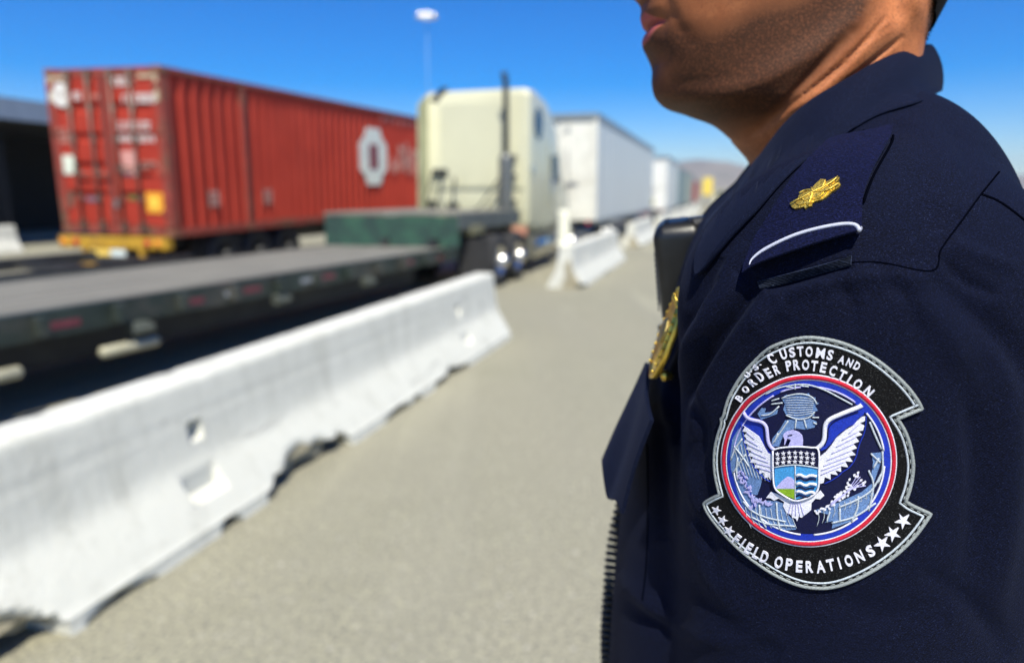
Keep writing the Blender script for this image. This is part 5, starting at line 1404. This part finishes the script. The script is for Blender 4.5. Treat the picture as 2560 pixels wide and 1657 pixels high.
for pts in ([(120, 880), (160, 780), (220, 690)], [(150, 760), (220, 850), (280, 940)], [(140, 1000), (200, 900), (250, 830)], [(180, 1060), (170, 960), (180, 860)], [(230, 1250), (300, 1330), (420, 1390), (600, 1430)], [(370, 1280), (380, 1390), (430, 1480)], [(520, 1260), (530, 1400), (550, 1500)], [(300, 1390), (440, 1450), (680, 1470)],
            [(1320, 970), (1360, 1100), (1320, 1330)], [(1060, 1300), (1200, 1240), (1340, 1150), (1430, 1000)], [(1000, 1440), (1200, 1380), (1380, 1260)], [(1230, 1200), (1220, 1310), (1170, 1430)], [(1070, 1310), (1070, 1430)], [(1440, 800), (1440, 960), (1400, 1080)], [(1340, 820), (1420, 900)], [(1410, 860), (1360, 950)], [(1330, 540), (1370, 640), (1430, 780)]): cq(pts, 17, E_PALE, 'graticule', 2)
for k in range(9):
    x0 = 150 + k * 28; cq([(x0, 760 - k * 8), (x0 + 30, 880), (x0 + 75, 1010 + k * 8)], 6, E_PALE, 'graticule', 2)
for k in range(10):
    x0 = 250 + k * 44; cq([(x0, 1300 + k * 3), (x0 + 14, 1400), (x0 + 50, 1490)], 6, E_PALE, 'graticule', 2)
for k in range(11):
    x0 = 880 + k * 46; cq([(x0, 1330 - k * 16), (x0 + 10, 1400 - k * 20), (x0 - 10, 1470 - k * 28)], 6, E_PALE, 'graticule', 2)
for k in range(8):
    cq([(585 + k * 4, 330 + k * 20), (700, 322 + k * 23), (850 - k * 3, 335 + k * 18)], 6, E_PALE, 'graticule', 2)
# eagle
dq([(225, 445), (270, 480), (330, 510), (390, 525), (430, 570), (440, 640), (450, 720), (480, 790), (480, 830), (430, 820), (400, 760), (380, 690), (330, 650), (290, 610), (230, 590), (205, 540), (230, 510)], E_BLUE, 'eagle_wing', 2)
dq([(1262, 385), (1290, 440), (1275, 480), (1240, 500), (1200, 560), (1150, 580), (1100, 620), (1060, 650), (1020, 700), (990, 740), (950, 780), (900, 800), (920, 740), (950, 680), (950, 600), (980, 540), (1060, 490), (1160, 440)], E_BLUE, 'eagle_wing', 2)
dq([(215, 560), (240, 580), (222, 620), (262, 632), (236, 662), (258, 690), (232, 722), (276, 742), (256, 782), (300, 800), (270, 842), (314, 852), (288, 902), (342, 905), (328, 952), (374, 950), (368, 1002), (412, 990), (420, 1042), (452, 1030), (470, 1062), (490, 1020), (490, 830), (448, 820), (416, 766), (392, 716), (366, 668), (330, 640), (294, 616), (262, 592)], E_WHITE, 'wing_feathers', 3, .0007)
dq([(1290, 490), (1288, 530), (1240, 552), (1284, 572), (1272, 612), (1228, 622), (1264, 652), (1208, 672), (1238, 712), (1188, 732), (1218, 772), (1168, 792), (1208, 832), (1150, 842), (1182, 892), (1118, 890), (1142, 942), (1080, 932), (1082, 982), (1030, 970), (1052, 1012), (990, 1000), (992, 1052), (940, 1030), (930, 1082), (900, 1090), (890, 1000), (890, 856), (950, 806), (998, 748), (1036, 686), (1078, 650), (1120, 614), (1180, 578), (1215, 536), (1258, 498)], E_WHITE, 'wing_feathers', 3, .0007)
for a, b in (((262, 632), (330, 690)), ((258, 690), (360, 750)), ((276, 742), (400, 800)), ((300, 800), (430, 860)), ((314, 852), (450, 900)), ((342, 905), (470, 940)), ((374, 950), (480, 980))): cq([a, b], 7, E_LAV, 'feather_line', 4)
for a, b in (((1240, 552), (1150, 640)), ((1228, 622), (1090, 700)), ((1208, 672), (1040, 760)), ((1188, 732), (1000, 820)), ((1168, 792), (960, 880)), ((1150, 842), (930, 930)), ((1118, 890), (910, 970)), ((1080, 932), (905, 1010))): cq([a, b], 7, E_LAV, 'feather_line', 4)
cq([(228, 450), (262, 498), (320, 520), (390, 540), (428, 580), (438, 640), (446, 710), (472, 765), (505, 790)], 34, E_LAV, 'wing_band', 3, 8)
cq([(1262, 388), (1230, 408), (1150, 440), (1060, 478), (985, 515), (948, 560), (940, 625), (935, 690), (912, 740), (872, 775)], 40, E_WHITE, 'wing_band', 3, 8)
cq([(235, 462), (280, 515), (340, 535), (400, 570), (412, 650), (425, 740), (470, 800)], 12, E_NAVY, 'wing_outline', 3)
cq([(1230, 450), (1150, 480), (1060, 515), (1000, 555), (970, 610), (966, 680), (940, 750)], 10, E_NAVY, 'wing_outline', 3)
for pts in ([(205, 545), (222, 632), (232, 690), (240, 745), (262, 800), (278, 850), (300, 905), (335, 955), (375, 1005), (420, 1050), (470, 1075)], [(1300, 490), (1298, 535), (1288, 612), (1275, 660), (1250, 715), (1230, 775), (1215, 840), (1190, 895), (1150, 948), (1095, 985), (1060, 1020), (1000, 1060), (935, 1092)]): cq(pts, 10, E_BLUE, 'wing_outline', 2)
dq([(575, 665), (585, 640), (610, 622), (660, 612), (710, 630), (742, 660), (750, 700), (748, 765), (618, 765), (640, 710), (612, 685), (600, 740), (586, 745), (590, 695)], E_LAV, 'eagle_head', 3, .0007)
cq([(620, 660), (660, 650)], 9, E_NAVY, 'eagle_eye', 4); cq([(600, 745), (620, 695), (645, 705)], 10, E_NAVY, 'beak_line', 4)
dq([(430, 1218), (470, 1165), (520, 1180), (600, 1220), (690, 1250), (800, 1220), (870, 1180), (900, 1150), (935, 1195), (900, 1228), (860, 1222), (825, 1262), (822, 1322), (790, 1352), (762, 1372), (740, 1392), (715, 1382), (700, 1425), (688, 1400), (660, 1392), (640, 1362), (610, 1352), (578, 1290), (588, 1252), (540, 1222), (500, 1242), (470, 1220)], E_WHITE, 'eagle_tail', 3, .0007)
for x in (620, 655, 690, 725, 760): cq([(690 + (x - 690) * .5, 1250), (x, 1375)], 6, E_LAV, 'feather_line', 4)
# shield
dq([(492, 785), (560, 765), (690, 755), (820, 762), (888, 788), (890, 1000), (890, 1100), (868, 1160), (815, 1202), (690, 1240), (580, 1185), (512, 1122), (496, 1000)], E_NAVY, 'shield', 5, .0008)
dq([(507, 945), (590, 930), (682, 926), (684, 1130), (520, 1130), (508, 1050)], E_SKY, 'shield_field', 6); dq([(692, 926), (790, 935), (880, 950), (880, 1100), (862, 1150), (812, 1192), (692, 1225)], E_SKY, 'shield_field', 6)
dq([(525, 1115), (570, 1062), (618, 1022), (655, 1030), (682, 1060), (682, 1130), (525, 1130)], E_LAV, 'mountain', 7); dq([(520, 1131), (682, 1131), (682, 1222), (610, 1192), (548, 1155)], E_GREEN, 'green_field', 7)
for y in (1015, 1090, 1162): cq([(698, y), (730, y - 12), (775, y + 12), (820, y - 6), (872 - (y > 1150) * 20, y + 4)], 26, E_WHITE, 'wave', 7, 8)
for y in (1042, 1122, 1192): cq([(698, y + 4), (730, y - 8), (775, y + 14), (815, y), (868 - (y > 1100) * 18 - (y > 1180) * 40, y + 4)], 18, E_NAVY, 'wave', 7, 8)
cq([(492, 785), (560, 765), (690, 755), (820, 762), (888, 788), (891, 1000), (889, 1100), (868, 1160), (815, 1202), (692, 1238), (580, 1185), (512, 1122), (496, 1000), (492, 790)], 17, E_WHITE, 'shield_edge', 7, 8)
cq([(505, 940), (590, 925), (690, 918), (790, 928), (885, 945)], 13, E_PALE, 'shield_edge', 7); cq([(687, 920), (688, 1230)], 12, E_PALE, 'shield_edge', 7)
def star(cx, cy, r, rot=0, k=.40): return [(cx + (r if i % 2 == 0 else r * k) * math.sin(rot + PI * i / 5), cy - (r if i % 2 == 0 else r * k) * math.cos(rot + PI * i / 5)) for i in range(10)]
sbm = bmesh.new()
for row in range(3):
    for c in range(7):
        x = 532 + c * 51 + (row == 1) * 4; y = 822 + row * 40 - 14 * math.sin(PI * c / 6)
        sbm.faces.new([sbm.verts.new((*QB(p), 0)) for p in star(x, y, 22)])
decal_bm(sbm, ppos, B0 + .0019, .0004, 'shield_stars', E_WHITE, patch)
# olive branch and arrows
ob = random.Random(3)
lvb = bmesh.new()
def leafp(cx, cy, a, l, w): 
    ca, sa = math.cos(a), math.sin(a); return [(cx + ca * u * l - sa * q * w, cy + sa * u * l + ca * q * w) for u, q in ((-1, 0), (-.3, 1), (.4, .8), (1, 0), (.4, -.8), (-.3, -1))]
for k in range(26):
    s_ = k / 25; x = 215 + 110 * s_ + ob.uniform(-34, 34); y = 985 + 320 * s_ + ob.uniform(-14, 14)
    lvb.faces.new([lvb.verts.new((*QB(p), 0)) for p in leafp(x, y, ob.uniform(-2.4, 2.4), 23, 9)])
for k in range(12):
    lvb.faces.new([lvb.verts.new((*QB(p), 0)) for p in leafp(350 + k * 11, 1235 + 12 * math.sin(k * 1.7) + k * 4, ob.uniform(-2, 2), 20, 8)])
decal_bm(lvb, ppos, B0 + .0010, .0004, 'olive_branch', E_LAV, patch)
cq([(215, 980), (260, 1100), (300, 1200), (330, 1310)], 8, E_BLUE, 'branch_stem', 3)
arb = bmesh.new()
for k in range(46):
    t_ = ob.random(); sp2 = ob.uniform(-1, 1) * (25 + 55 * t_)
    x = 1010 + 250 * t_ + sp2 * .6; y = 1270 - 260 * t_ + sp2 * .75
    arb.faces.new([arb.verts.new((*QB(p), 0)) for p in leafp(x, y, -.8 + ob.uniform(-.4, .4), 15, 9)])
for k in range(14):
    arb.faces.new([arb.verts.new((*QB(p), 0)) for p in leafp(860 + k * 12, 1345 - k * 5 + ob.uniform(-16, 16), ob.uniform(-1, 1), 16, 8)])
decal_bm(arb, ppos, B0 + .0010, .0005, 'arrow_sheaf', E_WHITE, patch)
for k in range(5): cq([(985, 1290 - k * 6), (1120 + k * 12, 1150 - k * 8 + 20), (1230 + k * 16, 1000 + k * 26)], 8, E_LAV, 'arrow_shaft', 3)
cq([(985, 1340), (965, 1390), (960, 1430)], 14, E_PALE, 'arrow_shaft', 3)
# lettering
GL = {}
def glyph(ch):
    if ch in GL: return GL[ch]
    cu = bpy.data.curves.new('g', 'FONT'); cu.body = ch; cu.size = 1; cu.offset = .026; cu.resolution_u = 3
    ob_ = bpy.data.objects.new('g', cu); COL.objects.link(ob_)
    dg = bpy.context.evaluated_depsgraph_get(); me_ = bpy.data.meshes.new_from_object(ob_.evaluated_get(dg))
    vs = [(v.co.x, v.co.y) for v in me_.vertices]; fs = [tuple(p.vertices) for p in me_.polygons]
    bpy.data.objects.remove(ob_); bpy.data.curves.remove(cu)
    xs_ = [v[0] for v in vs]; ys_ = [v[1] for v in vs]
    GL[ch] = (vs, fs, min(xs_), max(xs_), min(ys_), max(ys_)); return GL[ch]
def letters(items, h, w, name, mat, cap=None):
    """items: (char, x, y, angle) in crop coordinates; h and w in crop px"""
    for grp in (items,):
        bm2 = bmesh.new()
        for it in grp:
            chh, x, y, ang = it[:4]; hh = it[4] if len(it) > 4 else h; ww = it[5] if len(it) > 5 else w
            vs, fs, x0, x1, y0, y1 = glyph(chh)
            if chh == '.': sx = sy = hh * .16 / max(y1 - y0, .01); 
            else: sy = hh / (y1 - y0); sx = (ww * (.28 if chh == 'I' else 1)) / (x1 - x0)
            mx_, my_ = (x0 + x1) / 2, (y0 + y1) / 2; ca, sa = math.cos(ang), math.sin(ang); nvs = []
            for (a, b) in vs:
                u = (a - mx_) * sx; q = -(b - my_) * sy
                nvs.append(bm2.verts.new((*QA((x + u * ca - q * sa, y + u * sa + q * ca)), 0)))
            for f in fs:
                try: bm2.faces.new([nvs[i] for i in f])
                except ValueError: pass
        o = decal_bm(bm2, ppos, B0 + .0007, .0007, name, mat, patch); return o
D2 = math.radians
row1 = [('U', 294, 297, D2(-60), 38, 26), ('.', 317, 281, 0, 40), ('S', 342, 259, D2(-48), 42, 25), ('.', 371, 247, 0, 44), ('C', 424, 210, D2(-30), 52, 31), ('U', 484, 182, D2(-18), 56, 36), ('S', 533, 172, D2(-10), 54, 32), ('T', 578, 167, D2(-4), 54, 34), ('O', 625, 168, D2(2), 56, 38), ('M', 686, 176, D2(8), 56, 48), ('S', 738, 186, D2(14), 56, 32), ('A', 800, 212, D2(20), 44, 34), ('N', 842, 228, D2(24), 44, 32), ('D', 882, 246, D2(28), 44, 30)]
row2 = [('B', 252, 430, D2(-58), 40, 26), ('O', 288, 382, D2(-50), 42, 32), ('R', 325, 342, D2(-44), 43, 28), ('D', 363, 308, D2(-36), 46, 30), ('E', 404, 285, D2(-29), 52, 26), ('R', 445, 266, D2(-22), 54, 29), ('P', 514, 245, D2(-12), 56, 30), ('R', 557, 240, D2(-6), 56, 34), ('O', 606, 240, D2(0), 56, 38), ('T', 653, 246, D2(7), 56, 36), ('E', 702, 254, D2(13), 56, 32), ('C', 753, 272, D2(21), 58, 36), ('T', 802, 296, D2(27), 56, 38), ('I', 840, 318, D2(32), 56, 34), ('O', 886, 346, D2(38), 58, 42), ('N', 944, 386, D2(45), 58, 40)]
row3 = [('F', 236, 1198, D2(38), 56, 30), ('I', 268, 1222, D2(34), 58, 30), ('E', 302, 1248, D2(30), 60, 32), ('L', 345, 1273, D2(25), 60, 30), ('D', 386, 1294, D2(20), 62, 38), ('O', 462, 1322, D2(12), 64, 42), ('P', 518, 1334, D2(7), 64, 36), ('E', 572, 1343, D2(3), 62, 34), ('R', 626, 1345, D2(-2), 62, 38), ('A', 686, 1344, D2(-7), 64, 46), ('T', 740, 1334, D2(-12), 62, 42), ('I', 787, 1324, D2(-16), 62, 34), ('O', 836, 1310, D2(-20), 62, 42), ('N', 894, 1287, D2(-25), 62, 42), ('S', 952, 1257, D2(-30), 62, 38)]
letters(row1, 54, 34, 'lettering', E_WHITE); letters(row2, 54, 34, 'lettering', E_WHITE); letters(row3, 60, 36, 'lettering', E_WHITE)
for (x, y, r, a) in ((126, 1040, 27, -.9), (160, 1095, 29, -.9), (195, 1152, 31, -.8), (1128, 1092, 46, .75), (1072, 1162, 46, .75), (1015, 1216, 46, .65)):
    decal_bm(poly_bm([[QA(p) for p in star(x, y, r, a, .36)]]), ppos, B0 + .0007, .0007, 'star', E_WHITE, patch)

# ------------------------------------------------------------------ chest pocket, flap, button
def bil(c, u, v): return (np.array(c[0]) * (1 - u) * (1 - v) + np.array(c[1]) * u * (1 - v) + np.array(c[2]) * u * v + np.array(c[3]) * (1 - u) * v)
tn, tf, bn, bf = P(1630, 1050, .388), P(1612, 905, .485), P(1557, 1283, .392), P(1513, 1150, .470)
fl_ = MB(); nu, nv_ = 22, 16; top_ = []; bot_ = []
nrm = np.cross(tf - tn, bn - tn); nrm /= np.linalg.norm(nrm); nrm = nrm if nrm[0] < 0 else -nrm
for j in range(nv_):
    for i in range(nu):
        u = i / (nu - 1); v = j / (nv_ - 1)
        p = bil((tn, tf, bf, bn), u, v)
        scal = v * (.010 * math.sin(PI * u) ** 2 * 1.1 - .004 * abs(math.sin(2 * PI * u)))
        p = p + np.array([0, 0, -scal]) + nrm * (.004 * math.sin(PI * u) * v + .0015 * math.sin(5 * u + 3 * v))
        top_.append(p + nrm * .0012); bot_.append(p - nrm * .0012)
n = nu * nv_
fs = [[j * nu + i, j * nu + i + 1, (j + 1) * nu + i + 1, (j + 1) * nu + i] for j in range(nv_ - 1) for i in range(nu - 1)]; fs += [[n + q for q in f[::-1]] for f in fs]
rim = [i for i in range(nu)] + [j * nu + nu - 1 for j in range(1, nv_)] + [(nv_ - 1) * nu + i for i in range(nu - 2, -1, -1)] + [j * nu for j in range(nv_ - 2, 0, -1)]
for a, b in zip(rim, rim[1:] + rim[:1]): fs.append([b, a, n + a, n + b])
fl_.add(top_ + bot_, fs, True); fo = fl_.build('pocket_flap', M_COLLAR, None); fo.data.set_sharp_from_angle(angle=math.radians(50)); adopt(fo)
'''bt_p = bil((tn, tf, bf, bn), .62, .72) + nrm * .004
btn = MB().lathe([(0, -.003), (.006, -.0028), (.0072, -.001), (.0072, .001)], (0, 0, 0), 'x', 18); btn_o = btn.build('pocket_button', simple('dull_pewter_button', (.05, .05, .055), .35, .5), None); btn_o.location = Vector(bt_p) ; '''
ps = line_on([(1618, 1110), (1620, 1250), (1617, 1400), (1606, 1500)], .0006, 'pocket_seam', M_SEAM_SHADE, None, 0)
if ps: adopt(ps)
# ------------------------------------------------------------------ gold badge
bdg_top, bdg_bot = P(1722, 700, .428), P(1628, 946, .436)
up = Vector(bdg_top - bdg_bot); Lb = up.length; up.normalize()
wd = Vector((.0105, .10, .0)).normalized(); wd = (wd - up * wd.dot(up)).normalized(); nb_ = up.cross(wd)
if nb_.x > 0: nb_ = -nb_
bc = Vector((bdg_top + bdg_bot) / 2)
badge = bpy.data.objects.new('badge', None)
half = [(0, .5), (.10, .49), (.16, .44), (.20, .40), (.30, .38), (.36, .31), (.345, .24), (.38, .17), (.40, .06), (.385, -.06), (.41, -.13), (.385, -.22), (.33, -.30), (.28, -.33), (.24, -.40), (.16, -.45), (.08, -.475), (0, -.5)]
full = half + [(-a, b) for a, b in half[-2:0:-1]]
def bd(s, h): return [bc + wd * (a * s * Lb * .80) + up * (b * s * Lb) + nb_ * h for a, b in full]
m = MB(); n = len(full)
rings = [bd(.985, -.0016), bd(1.0, -.0008), bd(1.0, .0010), bd(.965, .0020), bd(.90, .0019), bd(.87, .0012), bd(.70, .0022), bd(.66, .0034), bd(.55, .0030)]
vs = [q for r in rings for q in r]; fs = [[i * n + k, i * n + (k + 1) % n, (i + 1) * n + (k + 1) % n, (i + 1) * n + k] for i in range(len(rings) - 1) for k in range(n)] + [[(len(rings) - 1) * n + k for k in range(n)], [k for k in range(n)][::-1]]
m.add(vs, fs, True)
badge = m.build('badge', M_GOLD, None); badge.data.set_sharp_from_angle(angle=math.radians(38))
setp(badge, 'gold shield badge pinned on the chest above the pocket flap', 'badge')
def on_badge(a, b, h): return bc + wd * (a * Lb * .80) + up * (b * Lb) + nb_ * h
sealm = MB(); R_ = [(0, .0052), (.05, .005), (.09, .0045), (.115, .0048), (.125, .004), (.125, .001)]
nn = 24; vs = [on_badge(r * 1.2 * math.cos(2 * PI * k / nn), -.02 + r * math.sin(2 * PI * k / nn), h) for r, h in R_ for k in range(nn)]
sealm.add(vs, [[i * nn + k, i * nn + (k + 1) % nn, (i + 1) * nn + (k + 1) % nn, (i + 1) * nn + k] for i in range(len(R_) - 1) for k in range(nn)], True)
sealm.build('centre_seal', gold_mat('dark_enamel_gold', .3, .6, (.42, .32, .12)), badge)
bead = MB()
for sgn in (-1, 1):
    for k in range(9):
        t_ = k / 8; a = sgn * (.20 + .10 * math.sin(t_ * PI)); b = -.38 + .66 * t_
        c_ = on_badge(a, b, .0030); bead.lathe([(0, -.0011), (.0010, -.0005), (.0010, .0005), (0, .0011)], tuple(c_), 'z', 8)
bead.build('relief_beads', M_GOLD, badge)
egl = MB()
for k in range(5): egl.tube([on_badge(-.12 + .06 * k, .34, .0030), on_badge(-.16 + .08 * k, .42 - .02 * abs(k - 2), .0030)], .0011, 6)
for k in range(7): egl.tube([on_badge(-.24 + .08 * k, .26, .0028), on_badge(-.21 + .07 * k, .31, .0034)], .0010, 6)
egl.build('eagle_relief', M_GOLD, badge)
for q, r in ((.27, .0042), (-.37, .0036)):
    cp = on_badge(-.22, q, -.0065); cl = MB()
    cl.lathe([(0, -.0045), (r, -.003), (r * 1.05, 0), (r * .6, .0012), (r * .75, .0028), (0, .0045)], tuple(cp), 'x', 14); cl.build('pin_clutch', M_GOLD, badge)
    MB().tube([cp, on_badge(-.22, q, 0)], .0008, 6).build('pin_shaft', M_GOLD, badge)
# ------------------------------------------------------------------ speaker microphone clipped to the shirt front
mic = thing('speaker_microphone', 'black leather covered speaker microphone clipped below the collar', 'microphone', P(1700, 670, .530))
mic.rotation_euler = (math.radians(2), math.radians(-6.5), math.radians(-13))
def leather():
    t = NT('black_leather'); v = t.coord('Object'); n = t.noise(v, 900, 3, .6); n2 = t.noise(v, 120, 3, .6)
    t.base(t.ramp(n2, [(.3, (.005, .0055, .007)), (.7, (.010, .011, .013))])); t.set(Roughness=.36); t.bump(n, .25, .0006); return t.m
M_LEATH = leather()
bmm = bmesh.new(); bmesh.ops.create_cube(bmm, size=1); bmesh.ops.scale(bmm, vec=(.037, .060, .075), verts=bmm.verts)
for v_ in bmm.verts:
    if v_.co.z < 0: v_.co.x *= .86; v_.co.y *= .9
bmesh.ops.bevel(bmm, geom=[e for e in bmm.edges if abs(e.verts[0].co.z - e.verts[1].co.z) > .03], offset=.0085, segments=6, affect='EDGES', profile=.5)
bmesh.ops.bevel(bmm, geom=[e for e in bmm.edges if all(v.co.z > .03 for v in e.verts)], offset=.0125, segments=8, affect='EDGES', profile=.5)
bmesh.ops.bevel(bmm, geom=[e for e in bmm.edges if all(v.co.z < -.03 for v in e.verts)], offset=.004, segments=3, affect='EDGES', profile=.5)
me_ = bpy.data.meshes.new('microphone_body'); bmm.to_mesh(me_); bmm.free()
for p_ in me_.polygons: p_.use_smooth = True
me_.materials.append(M_LEATH); mb_ = bpy.data.objects.new('microphone_body', me_); COL.objects.link(mb_); mb_.parent = mic
gr = MB()
for i in range(5):
    for j in range(11): gr.lathe([(0, -.0006), (.0011, -.0004), (.0013, .0004)], (-.0180 - .0000 + .0008 * (1 - (j / 10)) * 0, -.018 + i * .009, .014 - j * .0042), 'x', 8)
gr.build('speaker_grille', simple('grille_holes', (.05, .05, .052), .4), mb_)
MB().tube([(x, -.0283 + .0 * x, .0195 - .35 * (x * 60) ** 2 * .001) for x in np.linspace(-.012, .012, 9)], .0004, 6).build('stitch_line', simple('grey_stitch', (.05, .05, .055), .6), mb_)
MB().tube([(.011, -.024, .035), (.011, .0, .0375), (.011, .024, .035)], .0012, 6).build('top_seam', M_SEAM_SHADE, mb_)
MB().box((.020, -.004, .033), (.030, .020, .011), bev=.004).box((.022, -.004, .010), (.006, .022, .05), bev=.002).build('clip', simple('black_plastic_clip', (.010, .010, .011), .35), mic)
# coiled cord down the shirt front
axis = spl([(.135, .560, -.075), (.138, .575, -.14), (.130, .580, -.20), (.1130, .568, -.245), (.0975, .548, -.29), (.0920, .535, -.34), (.091, .53, -.40), (.100, .52, -.47), (.13, .47, -.54)], 900)
cum = np.concatenate([[0], np.cumsum(np.linalg.norm(np.diff(axis, axis=0), axis=1))])
hp = []
for i in range(900):
    t_ = axis[min(i + 1, 899)] - axis[max(i - 1, 0)]; t_ /= np.linalg.norm(t_)
    e1 = np.cross(t_, [0, 1, 0]); e1 /= np.linalg.norm(e1); e2 = np.cross(t_, e1)
    a = cum[i] / .0058 * 2 * PI; r = .0058 if i > 60 else .0005
    hp.append(tuple(axis[i] + (e1 * math.cos(a) + e2 * math.sin(a)) * r + np.array([-.006, 0, HC])))
co = MB().tube(hp, .0021, 7).build('coiled_cord', simple('black_cord_rubber', (.010, .010, .011), .4), None)
bpy.context.view_layer.update(); co.parent = mic; co.matrix_parent_inverse = mic.matrix_world.inverted()
# =================================================================== THE AIR between us and the hills
hz_m = bpy.data.materials.new('thin_haze'); hz_m.use_nodes = True
ht = hz_m.node_tree; ht.nodes.remove(ht.nodes['Principled BSDF'])
pv = ht.nodes.new('ShaderNodeVolumePrincipled'); pv.inputs['Density'].default_value = .00022; pv.inputs['Color'].default_value = (.80, .88, 1.0, 1); pv.inputs['Anisotropy'].default_value = .2
ht.links.new(pv.outputs['Volume'], ht.nodes['Material Output'].inputs['Volume'])
hz = MB().box((0, 1500, 79.5), (7800, 3800, 161)).build('haze', hz_m)
setp(hz, 'thin pale haze in front of the far hills', 'haze', kind='stuff')
